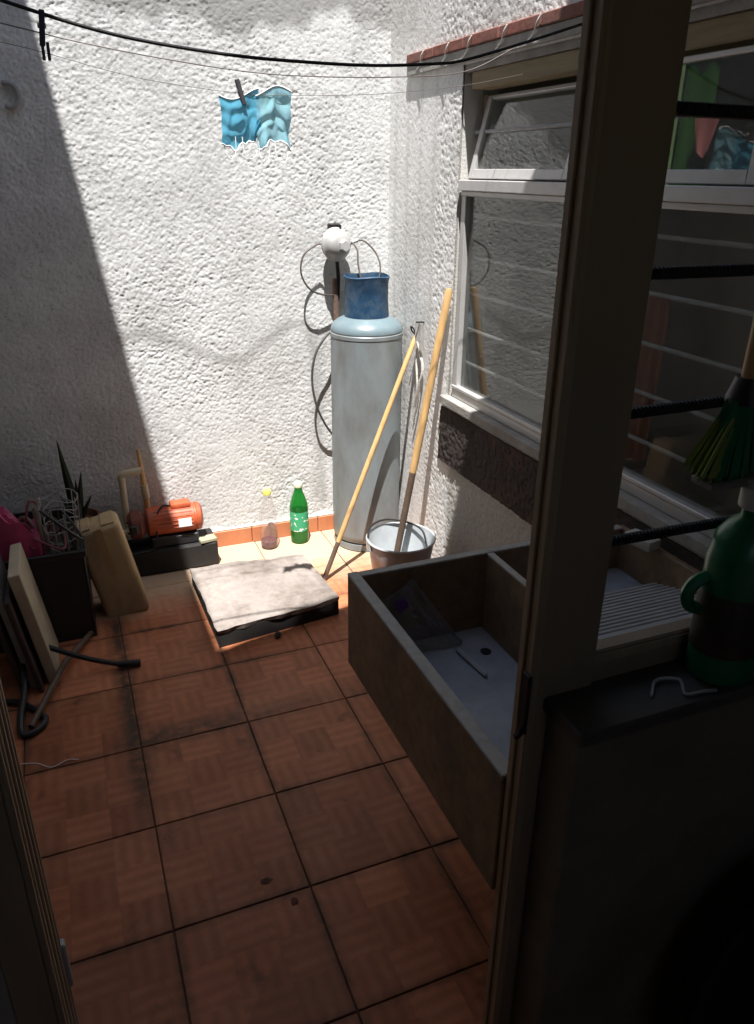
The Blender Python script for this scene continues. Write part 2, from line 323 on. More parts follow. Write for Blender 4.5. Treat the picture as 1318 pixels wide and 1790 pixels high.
M_cord = mat('dark_cord', (.016, .015, .017), .8, .3, 80, bump=.8, bscale=300)
M_thin = mat('pale_twine', (.35, .34, .32), .8, .15, 60)
M_navy = mat('navy_plastic', (.018, .026, .06), .45, .15, 20)
M_loop = mat('white_elastic', (.78, .78, .78), .8, .05, 40)
M_sink = mat('brown_terrazzo', (.29, .195, .12), .7, .3, 30, bump=.35, dirt=(.14, .10, .07), dscale=7, damt=.7)
M_sinkin = mat('wet_grey_cement', (.42, .45, .49), .14, .18, 14, bump=.03, bscale=30, dirt=(.28, .29, .31), dscale=6, damt=.5)
M_rim = mat('worn_cement_rim', (.42, .39, .35), .7, .2, 40)
M_wash = mat('pale_cement_ridges', (.42, .42, .42), .5, .12, 20)
M_lid = mat('worn_cement_lid', (.29, .25, .225), .9, .25, 14, bump=.4, bscale=70, dirt=(.11, .085, .07), dscale=6.5, damt=.95)
M_tar = mat('tarry_black_base', (.015, .013, .012), .8, .3, 30)
M_buck = mat('galvanised_grey', (.52, .55, .57), .4, .12, 12, metal=.2, dirt=(.3, .3, .29), dscale=8, damt=.5)
M_pump = mat('orange_enamel', (.52, .10, .035), .5, .15, 10, bump=.2, dirt=(.22, .075, .045), dscale=16, damt=.7)
M_lab = mat('white_label', (.75, .75, .73), .6, .08, 60)
M_pvc = mat('cream_pvc', (.50, .42, .28), .5, .12, 14)
M_card = mat('tan_cardboard', (.44, .315, .165), .8, .12, 14, stretch=(1, 1, .4), dirt=(.2, .135, .075), dscale=9, damt=.8)
M_board = mat('cream_board', (.48, .41, .29), .75, .15, 12, dirt=(.3, .24, .16), dscale=7, damt=.5)
M_dboard = mat('dark_board', (.06, .04, .035), .7, .25, 14)
M_gboard = mat('grey_board', (.25, .22, .19), .75, .2, 14)
M_aloe = mat('dark_green_leaf', (.035, .055, .025), .5, .3, 20)
M_pot = mat('clay_pot', (.16, .075, .05), .8, .2, 15)
M_soil = mat('soil', (.03, .022, .015), .95, .3, 60)
M_pink = mat('magenta_plastic_film', (.45, .06, .15), .4, .25, 20)
M_dpink = mat('dull_red_straps', (.20, .045, .06), .5, .25, 20)
M_wire = mat('white_coated_wire', (.30, .30, .29), .5, .1, 30)
M_rod = mat('grey_painted_rod', (.55, .55, .53), .6, .2, 30)
M_rag = mat('grey_white_cord', (.58, .56, .52), .9, .3, 70, bump=.8, bscale=200)
M_hose = mat('grey_rubber', (.07, .068, .065), .7, .25, 30)
M_sheet = mat('shade_sheet_fibre', (.33, .32, .30), .9, .15, 8)

# ------------------------------------------------------------------ ground and floor
g = obj('ground', bx(-250, 250, -250, 250, -.14, -.12), mat('bare_earth', (.16, .13, .10), .95, .2, .5)); tag(g, 'bare earth under and around the yard', None, kind='structure')
fl = obj('patio_floor', bx(-1.6, 1.70, -4.2, .96, -.12, -.0045), M_grout); tag(fl, 'terracotta tiled floor of the small yard', None, kind='structure')
TX, TY = .3284, .33
tb = bm_new(); add_box(tb, (0, 0, -.004), (TX - .0032, TY - .0032, .008), None, .0018)
tm = bpy.data.meshes.new('tile'); tb.to_mesh(tm); tb.free(); tm.materials.append(M_tile)
for i in range(-1, 6):
    for j in range(-3, 9):
        xa, xb = max(i * TX, -.16), min((i + 1) * TX, 1.66); y1 = -j * TY; y0 = y1 - TY; y1 = min(y1, .958)
        if xb - xa < .02 or y1 - y0 < .02: continue
        o = bpy.data.objects.new('tile', tm); COL.objects.link(o); o.parent = fl
        o.location = ((xa + xb) / 2, (y0 + y1) / 2, random.uniform(-.0006, .0006))
        o.scale = ((xb - xa) / TX, (y1 - y0) / TY, 1); o.rotation_euler = (random.uniform(-.002, .002), random.uniform(-.002, .002), random.choice((0, math.pi)))

# ------------------------------------------------------------------ walls of the yard
YB, XR, XL = .955, 1.654, -.16
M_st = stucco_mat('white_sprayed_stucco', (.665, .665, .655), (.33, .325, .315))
M_st2 = stucco_mat('fresh_white_stucco', (.82, .815, .80), (.46, .44, .41))
wavy_path = [(.50, .985), (.60, 1.0), (.76, .93), (.90, .862), (.99, .862), (1.09, .93), (1.20, 1.0), (1.275, 1.0), (1.30, .90), (1.32, .5), (1.335, .16)]
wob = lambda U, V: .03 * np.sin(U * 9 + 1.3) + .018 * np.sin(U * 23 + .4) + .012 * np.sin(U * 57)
def grey_back(U, V):
    d = poly_dist(U, V, wavy_path); s = np.clip(1 - d / .035, 0, 1) * .55  # more grey along a wavy path
    s2 = np.clip(1 - np.abs(U - 1.315) / .05, 0, 1) * np.clip((.99 - V) / .06, 0, 1) * np.clip((V - .1) / .1, 0, 1) * .45  # more grey down a vertical strip
    top = np.clip((V - (2.065 + .05 * (U - .8) + wob(U, V))) / .05, 0, 1) * np.clip((U - .42 - .05 * np.sin(V * 40)) / .2, 0, 1) * 1.1  # more grey above a wavering line near the top
    return np.maximum(np.maximum(s, s2), top)
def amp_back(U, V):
    d = poly_dist(U, V, wavy_path); return (.00062 + .00030 * np.clip(np.sin(U * 5.1 + 1.1) * np.sin(V * 4.3 + .5) + .4, 0, 1)) * (1 - .5 * np.clip(1 - d / .04, 0, 1))
bw = relief('yard_back_wall', XL - .05, XR + .05, 0, 2.45, .004, lambda U, V, H: (U, YB - H, V), amp_back, grey_back, M_st)
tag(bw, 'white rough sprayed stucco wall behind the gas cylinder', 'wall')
obj('wall_core', bx(XL - .05, XR + .25, YB + .012, YB + .16, -.05, 3.3), M_white, bw)
obj('wall_top', bx(XL - .05, XR + .05, YB - .001, YB + .012, 2.45, 3.3), M_white, bw)
sk = bm_new(); add_box(sk, (0, 0, 0), (.322, .012, .078), None, .003)
skm = bpy.data.meshes.new('skirting_tile'); sk.to_mesh(skm); sk.free(); skm.materials.append(M_skirt)
for x0 in (.00, .325, .65, .975, 1.30):
    o = bpy.data.objects.new('skirting_tile', skm); COL.objects.link(o); o.parent = bw
    o.location = (x0 + .163 + random.uniform(-.001, .001), YB - .0125, .039); o.rotation_euler = (random.uniform(-.01, .01), 0, random.uniform(-.004, .004))
obj('skirting_mortar', bx(-.02, 1.64, YB - .016, YB - .002, .0785, .086, .003), mat('pale_mortar', (.62, .60, .56), .9, .15, 30), bw)

lw = obj('left_house_wall', bx(XL - .25, XL, -1.6, YB + .16, -.05, 4.2), M_leftw); tag(lw, 'tall grey plastered wall along the left side of the yard', 'wall')
obj('added_eave', bx(XL - .25, .009, -1.6, YB + .16, 4.2, 4.28), M_conc, lw)  # unseen eave, added to sharpen the shade edge on the back wall

# right wall with the window opening: relief round the hole, thick core behind it
WY0, WY1, WZ0, WZ1 = -1.30, .325, .80, 1.93
def grey_right(U, V):
    s = np.clip((V - (1.985 + wob(U, V) * .5)) / .05, 0, 1) * .35
    streak = .25 * np.clip(np.sin(U * 52 + .6 * np.sin(V * 3)), 0, 1) ** 3 * (U > .45)
    low = np.clip((.53 - V) / .02, 0, 1) * np.clip((.30 - U) / .03, 0, 1) * .9  # more grey below the dado on the window side
    return np.maximum(np.maximum(s, streak), low)
def amp_right(U, V): return np.where(U > .50, .00035, .0007)
rw = relief('window_side_wall', -1.52, YB + .01, 0, 2.75, .005, lambda U, V, H: (XR - H, U, V), amp_right, grey_right, M_st2,
            holes=[(WY0, WY1, WZ0, WZ1)])
tag(rw, 'white house wall holding the aluminium window beside the sink', 'wall')
c = bm_new()
for a in ((WY1, YB + .16, -.05, 3.3), (-1.52, WY1, -.05, WZ0), (-1.52, WY1, WZ1, 3.3), (-1.52, WY0, WZ0, WZ1)):
    bx(XR + .008, XR + .14, a[0], a[1], a[2], a[3], bm=c)
obj('wall_core', c, M_white, rw)
obj('wall_top', bx(XR - .001, XR + .008, -1.52, YB, 2.75, 3.3), M_white, rw)
M_band = stucco_mat('dark_dado', (.075, .062, .058), (.028, .024, .023))
relief('dado_band', -1.5, .37, .527, .752, .006, lambda U, V, H: (XR - .008 - H - .004 * np.clip(1 - np.abs(V - .64) / .112, 0, .3), U - .03 * (V - .64) * (U > .3), V), lambda U, V: np.full(U.shape, .0016), lambda U, V: np.zeros(U.shape), M_band, parent=rw)
bmb = bm_new(); bx(XR - .007, XR + .004, -1.5, .368, .529, .750, bm=bmb); obj('dado_backing', bmb, M_grout, rw)
# thin cement beam with a red brick lip over the window
obj('lip_beam', bx(XR - .013, XR + .02, -1.5, .765, 1.936, 1.974, .002), M_conc, rw)
for k in range(10):
    y1 = .762 - k * .23
    obj('brick', bx(XR - .017 - random.uniform(0, .003), XR + .02, y1 - .226, y1, 1.975, 2.006 + random.uniform(0, .002), .003), M_redlip, rw)
obj('lintel', bx(XR + .012, XR + .09, WY0 - .005, WY1 - .04, 1.856, 1.908, .003), M_wood, rw)
obj('head_cement', bx(XR + .006, XR + .09, WY0 - .005, WY1 - .002, 1.9085, 1.935), M_conc, rw)
obj('window_ledge', bx(XR - .022, XR + .10, WY0 - .02, WY1 + .03, .765, .801, .004), M_conc, rw)

# unseen roof sheet, added so its front edge throws the shade line
HR = 3.6
def edge_y(x): return -1.048 + .225 * (x - .12)
s = bm_new(); n = 120; rows = []
for k in range(n + 1):
    x = XL + (XR + .02 - XL) * k / n; z = HR + .012 * math.sin(x * 2 * math.pi / .146)
    ye = edge_y(x) + .006 * math.sin(x * 31)
    rows.append([s.verts.new((x, ye, z)), s.verts.new((x, -1.62, z + .06)), s.verts.new((x, -1.62, z + .068)), s.verts.new((x, ye, z + .008))])
for a, b in zip(rows[:-1], rows[1:]):
    for q in range(4): s.faces.new((a[q], b[q], b[(q + 1) % 4], a[(q + 1) % 4]))
ro = obj('shade_sheet', s, M_sheet, smooth=False); tag(ro, 'unseen corrugated sheet added to shade the door end of the yard', 'roof')

cn = obj('added_canopy', bx(XL, XR, -1.499, -1.08, 2.20, 2.29, .01), M_conc); tag(cn, 'unseen thin concrete canopy added to darken the floor by the doorway', 'canopy')  # out-of-view slab, put in to cut the light near the door

# ------------------------------------------------------------------ house front: door opening, low wall, indoor room
fw = thing('house_front_wall', 'low dark wall under the barred window beside the doorway', 'wall', (1.25, -1.57, 0))
obj('low_wall', bx(.88, XR - .01, -1.61, -1.532, 0, .868, .004), mat('dark_low_wall_paint', (.21, .19, .15), .8, .2, 6, bump=.3, dirt=(.12, .10, .08), dscale=4, damt=.6), fw)
obj('wall_left_of_door', bx(-1.6, .125, -1.61, -1.50, 0, 3.7), M_leftw, fw)
obj('wall_over_openings', bx(.125, XR + .1, -1.61, -1.50, 2.06, 3.7), M_leftw, fw)
obj('window_sill', bx(.872, XR - .01, -1.625, -1.505, .869, .893, .004), mat('indoor_sill', (.10, .09, .08), .5, .2, 15), fw)
rm = thing('kitchen_room', 'dark indoor room on the near side of the doorway', 'room', (.5, -2.9, 0))
obj('room_wall', bx(-1.7, -1.6, -4.3, -1.50, 0, 2.6), M_room, rm)
obj('room_wall', bx(2.6, 2.7, -4.3, -1.62, 0, 2.6), M_room, rm)
for a in ((-1.7, .2, 0, 2.6), (.9, 2.7, 0, 2.6), (.2, .9, 0, 1.5), (.2, .9, 2.1, 2.6)): obj('room_wall', bx(a[0], a[1], -4.4, -4.3, a[2], a[3]), M_room, rm)  # opening added in the unseen rear wall to let in fill light
obj('room_wall', bx(XR + .0, 2.7, -1.62, -1.53, 0, 2.6), M_room, rm)
obj('ceiling', bx(-1.7, 2.7, -4.4, -1.615, 2.6, 2.72), M_room, rm)
obj('room_floor', bx(1.70, 2.7, -4.3, -1.5, -.12, -.003), M_grout, rm)

df = thing('door_frame', 'brown ridged frame post between the doorway and the barred window', 'door frame', (.90, -1.52, 0))
obj('post', bx(.853, .957, -1.532, -1.501, 0, 2.06, .002), M_frame2, df)
obj('post_face', bx(.843, .8525, -1.541, -1.498, 0, 2.06, .0015), M_frame, df)
for yy, ww in ((-1.516, .003), (-1.5365, .007)):
    obj('ridge', bx(.8385, .8435, yy - ww / 2, yy + ww / 2, 0, 2.06, .001), M_frame, df)
obj('latch', bx(.832, .8384, -1.548, -1.528, .845, .95, .003), M_black, df)
obj('latch_hook', tube(spline([(.836, -1.540, .86), (.830, -1.540, .845), (.826, -1.536, .838)], 4), .005, 6), M_black, df)
obj('top_rail', bx(.17, XR - .01, -1.541, -1.501, 2.02, 2.061, .002), M_frame2, df)
lj = thing('door_jamb', 'brown ribbed door jamb on the left side of the doorway', 'door jamb', (.15, -1.52, 0))
obj('jamb_board', bx(.125, .166, -1.61, -1.499, 0, 2.06, .002), M_frame, lj)
for yy in (-1.510, -1.528, -1.552, -1.578, -1.598):
    obj('rib', bx(.1655, .1735, yy - .005, yy + .005, 0, 2.06, .0015), M_frame, lj)
obj('hinge', bx(.166, .178, -1.516, -1.502, .60, .68, .002), M_alu, lj)

# iron bars of the near window
bwin = thing('barred_window', 'near window frame with black twisted iron bars beside the post', 'window', (1.3, -1.52, .9))
obj('bottom_rail', bx(.957, XR - .01, -1.528, -1.500, .893, .950, .003), M_frame2, bwin)
obj('rail_lip', bx(.957, XR - .01, -1.531, -1.5285, .93, .944), M_frame, bwin)
obj('side_stile', bx(XR - .05, XR - .012, -1.528, -1.5, .951, 2.02, .003), M_frame2, bwin)
def twisted(p0, p1, sz, turns, bm=None):
    bm = bm or bm_new(); p0, p1 = Vector(p0), Vector(p1); d = p1 - p0; t = d.normalized(); n_ = t.cross(Vector((0, 0, 1))).normalized(); b_ = t.cross(n_); rings = []; N = int(turns * 8)
    for i in range(N + 1):
        a0 = 2 * math.pi * turns * i / N; rings.append([bm.verts.new(p0 + d * (i / N) + (n_ * math.cos(a0 + q * math.pi / 2) + b_ * math.sin(a0 + q * math.pi / 2)) * sz) for q in range(4)])
    for a, b in zip(rings[:-1], rings[1:]):
        for q in range(4): bm.faces.new((a[q], a[(q + 1) % 4], b[(q + 1) % 4], b[q]))
    bm.faces.new(rings[0]); bm.faces.new(rings[-1]); return bm
for z, dz in ((1.670, -.004), (1.490, -.003), (1.312, .005), (1.124, -.010)):
    obj('iron_bar', twisted((.954, -1.512, z), (XR - .03, -1.512, z + dz), .0085, 26), M_iron, bwin)

# ------------------------------------------------------------------ aluminium window in the right wall
wn = thing('aluminium_window', 'grey aluminium window with an open tilted top pane above the sink', 'window', (XR + .03, -.3, WZ0))
fx0, fx1 = XR + .010, XR + .048
def rail(y0, y1, z0, z1, x0=fx0, x1=fx1, name='frame_rail', m=M_alu): return obj(name, bx(x0, x1, y0, y1, z0, z1, .0025), m, wn)
rail(WY0, WY1 - .012, .802, .836); rail(WY0, WY1 - .012, 1.545, 1.580, fx0 - .016)
rail(WY1 - .046, WY1 - .012, .8365, 1.5445, name='frame_stile'); rail(-.345, -.315, .8365, 1.5445, name='frame_stile'); rail(WY0, WY0 + .03, .8365, 1.5445, name='frame_stile')
rail(WY0, WY1 - .012, 1.5275, 1.5445, fx0 - .004, fx1 - .008, 'bead'); rail(WY0, WY1 - .012, .8365, .850, fx0 - .004, fx1 - .008, 'bead')
rail(WY1 - .034, WY1 - .002, 1.581, 1.846, fx0 + .07, fx0 + .085, 'jamb_liner', M_frame)
for a, b in ((-.312, WY1 - .049), (WY0 + .033, -.348)):
    obj('pane', bx(XR + .027, XR + .030, a, b, .84, 1.54), M_glass, wn)
def sash(y0, y1, tilt):
    """hopper pane hinged along its foot, leaning indoors at the top"""
    h = .262; R = Matrix.Translation((XR + .022, 0, 1.583)) @ Matrix.Rotation(tilt, 4, 'Y')
    sroot = obj('tilted_sash', bx(-.012, .012, y0, y0 + .028, 0, h, .002), M_alu, None); 
    bm = bm_new(); bx(-.012, .012, y0, y0 + .028, 0, h, .002, bm); bx(-.012, .012, y1 - .028, y1, 0, h, .002, bm)
    bx(-.011, .011, y0 + .028, y1 - .028, 0, .03, .002, bm); bx(-.011, .011, y0 + .028, y1 - .028, h - .012, h, .002, bm)
    bpy.data.objects.remove(sroot); bmesh.ops.transform(bm, matrix=R, verts=bm.verts[:]); s_ = obj('tilted_sash', bm, M_alu, wn)
    p = bx(-.0015, .0015, y0 + .026, y1 - .026, .027, h - .010); bmesh.ops.transform(p, matrix=R, verts=p.verts[:]); obj('pane', p, M_glass, s_)
sash(-.312, WY1 - .05, math.radians(14)); sash(-.985, -.348, math.radians(2)); 
for z in (1.73, 1.46, 1.322, 1.194, 1.065, .937):
    obj('guard_rod', twisted((XR + .056, WY0 + .004, z), (XR + .056, WY1 - .004, z), .0062, 60), M_rod, wn)

# the dim room behind that window and the washing hung in it
rb = thing('back_bedroom', 'dim room seen through the aluminium window', 'room', (2.6, -.3, 0))
for nm, a in (('room_wall', (3.4, 3.5, -1.52, 1.1, 0, 2.6)), ('room_wall', (XR + .14, 3.5, 1.1, 1.2, 0, 2.6)), ('ceiling', (2.02, 3.5, -1.52, 1.2, 2.6, 2.7)), ('ceiling', (XR + .14, 1.90, -1.52, 1.2, 2.6, 2.7)), ('ceiling', (1.90, 2.02, -1.52, -.80, 2.6, 2.7)), ('ceiling', (1.90, 2.02, -.33, 1.2, 2.6, 2.7)), ('room_floor', (XR + .14, 3.5, -1.52, 1.1, -.1, 0)), ('room_wall', (XR + .14, 3.4, -1.53, -1.52, 0, 2.6))):  # gap added in the ceiling so sun reaches the hung cloths
    obj(nm, bx(*a), M_room, rb)
def hung_cloth(name, pts_top, z1, label, cat, m, folds=5, depth=.012, flare=.0, group=None):
    """cloth hanging from a top edge, folded in waves"""
    bm = bm_new(); A, B = Vector(pts_top[0]), Vector(pts_top[1]); n, k = 28, 10; g_ = []
    out = (B - A).cross(Vector((0, 0, 1))).normalized()
    for i in range(n + 1):
        t = i / n; col_ = []
        for j in range(k + 1):
            v = j / k; p = A.lerp(B, t); p.z = p.z + (z1 - p.z) * v
            p += out * depth * math.sin(t * folds * 2 * math.pi + .6 * v) * (.3 + .7 * v) + (B - A) * flare * (t - .5) * v
            p.z += .008 * math.sin(t * 7 + 1) * v; col_.append(bm.verts.new(p))
        g_.append(col_)
    for i in range(n):
        for j in range(k): bm.faces.new((g_[i][j], g_[i + 1][j], g_[i + 1][j + 1], g_[i][j + 1]))
    bmesh.ops.solidify(bm, geom=bm.faces[:], thickness=.002)
    return tag(obj(name, bm, m, smooth=True), label, cat, group)
rod = obj('clothes_rail', tube([(2.085, -1.515, 1.965), (2.085, 1.1, 1.965)], .012, 10), M_wire); tag(rod, 'pale clothes rail inside the room behind the window', 'rail')
hung_cloth('hanging_towel', ((2.078, -.06, 1.962), (2.078, -.255, 1.962)), 1.50, 'pale green towel hanging behind the upper window pane', 'towel', cloth_mat('pale_green_cloth', (.33, .48, .24)), 1.3, .005)
hung_cloth('hanging_curtain', ((2.086, -.255, 1.962), (2.086, -.38, 1.962)), 1.52, 'dark green cloth hanging behind the upper window pane', 'cloth', cloth_mat('dark_green_cloth', (.045, .14, .025)), 1.6, .005)
hung_cloth('hanging_cloth', ((2.076, -.325, 1.752), (2.076, -.425, 1.752)), 1.655, 'small salmon pink cloth pinned on the dark green one', 'cloth', cloth_mat('pink_cloth', (.46, .19, .18)), 1.2, .004, flare=-.55)
hung_cloth('hanging_dress', ((1.724, -.60, 1.318), (1.724, -.73, 1.318)), .87, 'orange brown garment hung on a guard rod behind the lower glass', 'garment', cloth_mat('orange_cloth', (.50, .16, .04)), 3, .006)

# ------------------------------------------------------------------ washing sink
sk_ = thing('washing_sink', 'brown cement washing sink with basin and ridged washboard', 'sink', (1.25, -1.13, 0))
X0, X1, Y0, Y1, ZT, ZB = .838, XR - .006, -1.496, -.770, .72, .468
obj('side_wall', bx(X0, X0 + .026, Y0, Y1, ZB, ZT - .003, .002), M_sink, sk_)
obj('side_wall', bx(X1 - .02, X1, Y0, Y1, ZB, ZT, .003), M_sink, sk_)
obj('end_wall', bx(X0 + .026, X1 - .02, Y1 - .022, Y1, ZB, ZT - .003, .002), M_sink, sk_)
obj('end_wall', bx(X0 + .026, X1 - .02, Y0, Y0 + .03, ZB, ZT, .003), M_sink, sk_)
obj('rim', bx(X0 - .001, X0 + .027, Y0, Y1 + .001, ZT - .0035, ZT + .004, .0035, seg=2), M_rim, sk_)
obj('rim', bx(X0 + .0275, X1 - .02, Y1 - .023, Y1 + .001, ZT - .003, ZT + .002, .002), M_rim, sk_)
dv = obj('divider', bx(1.206, 1.224, Y0 + .03, Y1 - .022, ZB + .03, ZT - .003, .003), M_sink, sk_); obj('rim', bx(1.205, 1.225, Y0 + .031, Y1 - .0235, ZT - .003, ZT + .001, .002), M_rim, sk_)
obj('basin_floor', bx(X0 + .026, 1.206, Y0 + .03, Y1 - .022, ZB, ZB + .035), M_sinkin, sk_)
obj('drain', lathe([(.0, 0), (.013, 0), (.014, .002), (.009, .0025), (.0, .001)], (1.158, -.90, ZB + .0355), 16, close=False), M_black, sk_)
obj('tray_floor', bx(1.224, X1 - .02, Y0 + .03, Y1 - .022, ZB, .60), M_sinkin, sk_)
wb = bm_new(); ang = math.atan2(.08, .27)
add_box(wb, (1.43, -1.075, .655), (.40, .285, .02), (-ang, 0, 0), .003)
wbo = obj('washboard', wb, M_wash, sk_)
for k in range(13):
    y = -.955 - k * .0205; z = .655 + (-1.075 - y) * math.tan(ang) + .012
    obj('ridge', tube([(1.235, y, z), (1.622, y, z)], .0065, 6), M_wash, wbo)
obj('washboard_lip', bx(1.225, X1 - .02, -1.232, -1.213, .60, .722, .003), M_wash, sk_)
obj('back_shelf', bx(1.225, X1 - .02, Y0 + .03, -1.232, .60, .70, .003), M_sink, sk_)
for yy in (-.90, -1.40):
    obj('pedestal', bx(1.20, 1.60, yy - .06, yy + .06, 0, ZB - .001, .004), M_conc, sk_)
sp = bm_new(); add_box(sp, (1.60, -.90, .738), (.05, .085, .03), (0, 0, .2), .008, 2); tag(obj('soap_bar', sp, mat('pale_soap', (.55, .53, .47), .5, .1, 12), smooth=True), 'pale bar of soap on the sink edge under the window', 'soap')
# clear plastic bag slumped in the basin
pb = bm_new(); gx = []
for i in range(19):
    r_ = []
    x = .895 + .222 * i / 18; zt = .645 + (x - .895) / .095 * .058 if x < .99 else .703 - (x - .99) / .127 * .19
    for j in range(13):
        v = j / 12; z = zt + (.507 - zt) * v; wr_ = .006 * math.sin(31 * x + 9 * v) + .004 * math.sin(70 * x - 14 * v)
        r_.append(pb.verts.new((x + .006 * math.sin(9 * v + 3 * x), -.806 - (.703 - z) * .22 + wr_, z)))
    gx.append(r_)
for i in range(18):
    for j in range(12): pb.faces.new((gx[i][j], gx[i + 1][j], gx[i + 1][j + 1], gx[i][j + 1]))
pbo = thing('plastic_bag', 'clear crumpled plastic bag with purple print inside the sink', 'bag', (.95, -.9, .505))
bmesh.ops.solidify(pb, geom=pb.faces[:], thickness=.001)
obj('bag_film', pb, sheet_mat('clear_film', (.86, .87, .90), (.70, .70, .76), .30, 1.8, .10), pbo, True)
pp = lathe([(.0, -.004), (.016, -.003), (.018, -.001), (.0, .0)], (.957, -.829, .642), 12, 'Y', close=False); obj('print_spot', pp, mat('purple_print', (.16, .03, .28), .5, .3, 60), pbo)
ps = bm_new(); add_box(ps, (1.099, -.935, .510), (.013, .125, .010), (0, 0, .115), .004); tag(obj('soap_brush_handle', ps, mat('pale_plastic', (.45, .46, .48), .4, .1, 20)), 'pale plastic handle lying on the wet sink floor', 'handle')

# ------------------------------------------------------------------ gas cylinder, regulator and tubes
CX, CY, CR = 1.488, .783, .1535
gc = thing('gas_cylinder', 'tall grey gas cylinder with scratched blue collar against the stucco', 'gas cylinder', (CX, CY, 0))
body = [(CR * .9, .035), (CR * .985, .05), (CR, .075)] + [(CR, z) for z in (.3, .6, .8, .965)] + [(CR + .002, .967), (CR + .002, .981), (CR - .001, .984), (CR, .99)]
obj('body', lathe(body, (CX, CY, 0), 64), M_cyl, gc, True)
dome = [(CR, .9905)] + [(CR * math.cos(a) ** .7, .99 + .064 * math.sin(a)) for a in [math.radians(d) for d in range(6, 85, 6)]]
obj('shoulder', lathe(dome, (CX, CY, 0), 64), M_cyltop, gc, True)
obj('foot_ring', lathe([(CR * .93, 0), (CR * .97, .004), (CR * .97, .034), (CR * .93, .036)], (CX, CY, 0), 48), M_cyl, gc, True)
col = bm_new(); n = 56; a0 = math.radians(70)
rin = []
for k in range(n + 1):
    a = 2 * math.pi * k / n; rin.append([])
    for rr_, z in ((.094, 1.045), (.094, 1.06), (.090, 1.12), (.091, 1.19), (.096, 1.208), (.091, 1.212), (.086, 1.19), (.086, 1.06)):
        rin[-1].append(col.verts.new((CX + rr_ * math.cos(a), CY + rr_ * math.sin(a), z + .003 * math.sin(a * 3))))
for a, b in zip(rin[:-1], rin[1:]):
    for q in range(8): col.faces.new((a[q], b[q], b[(q + 1) % 8], a[(q + 1) % 8]))
bmesh.ops.remove_doubles(col, verts=col.verts[:], dist=1e-5); obj('collar', col, M_collar, gc, True)
obj('valve', lathe([(.018, 1.06), (.018, 1.12), (.012, 1.125), (.012, 1.15), (.024, 1.152), (.024, 1.175), (.01, 1.18)], (CX, CY, 0), 16), mat('brass', (.4, .28, .1), .4, .1, 20, metal=.8), gc, True)
RX, RY, RZ = 1.395, .895, 1.325
rg = thing('gas_regulator', 'round grey gas regulator on the stucco above the cylinder', 'regulator', (RX, RY, RZ))
rot = Matrix.Rotation(math.radians(-6), 3, 'X') @ Matrix.Rotation(math.radians(12), 3, 'Z')
def tilt(bm): bmesh.ops.rotate(bm, verts=bm.verts[:], cent=(RX, RY, RZ), matrix=rot); return bm
obj('disc', tilt(lathe([(.02, .035), (.055, .03), (.062, .012), (.068, .008), (.068, -.002), (.063, -.006), (.058, -.022), (.046, -.038), (.028, -.047), (.0, -.05)], (RX, RY, RZ), 40, 'Y', close=False)), M_reg, rg, True)
obj('cap', tilt(lathe([(.026, -.040), (.026, -.060), (.022, -.064), (.0, -.064)], (RX + .008, RY, RZ - .008), 6, 'Y', close=False)), M_reg, rg, True)
bk = bm_new(); add_box(bk, (RX + .005, .938, RZ + .055), (.05, .03, .05), None, .004); add_box(bk, (RX + .02, .92, RZ + .062), (.008, .05, .03), None, .002); obj('bracket', bk, M_iron, rg)
obj('inlet_stub', tube([(RX + .05, RY, RZ), (RX + .095, RY - .005, RZ + .016)], .008, 8), M_reg, rg)
obj('outlet_pipe', tube([(RX + .005, RY + .01, RZ - .05), (RX + .012, RY + .012, RZ - .13), (RX + .012, RY + .02, 1.10)], .0085, 10), M_iron, rg, True)
obj('supply_pipe', tube([(RX + .002, .918, 1.185), (RX + .006, .92, 1.05), (RX + .01, .925, .30), (RX + .012, .925, .0)], [.014, .014, .013, .013], 10), M_rust, rg, True)
def loop(name, pts, r, m, label, cat='tube', grp=None):
    o = obj(name, tube(spline(pts, 8), r, 8), m, smooth=True); tag(o, label, cat, grp); return o
loop('copper_pigtail', [(RX - .055, RY - .005, RZ), (1.31, .90, 1.325), (1.252, .895, 1.285), (1.238, .89, 1.215), (1.275, .895, 1.15), (1.34, .905, 1.122), (1.395, .915, 1.118), (1.405, .918, 1.12)], .0038, M_copper, 'dark looped thin tube from the regulator to the rusty pipe')
loop('copper_pigtail', [(RX + .09, RY - .005, RZ + .016), (1.515, .87, 1.335), (1.552, .84, 1.29), (1.560, .81, 1.23), (1.53, .79, 1.15), (1.502, .783, 1.135)], .0038, M_copper, 'dark looped thin tube from the regulator down into the collar')
loop('copper_pigtail', [(RX + .065, RY - .005, RZ + .01), (1.475, .86, 1.305), (1.468, .83, 1.25), (1.472, .80, 1.18), (1.479, .785, 1.14)], .0038, M_copper, 'short straight thin tube dropping into the blue collar')
loop('rubber_hose', [(1.408, .918, .98), (1.345, .885, .955), (1.290, .88, .88), (1.272, .885, .77), (1.29, .89, .65), (1.335, .905, .55), (1.39, .926, .47)], .0052, M_hose, 'dark grey rubber hose bulging out beside the grey cylinder', 'hose')

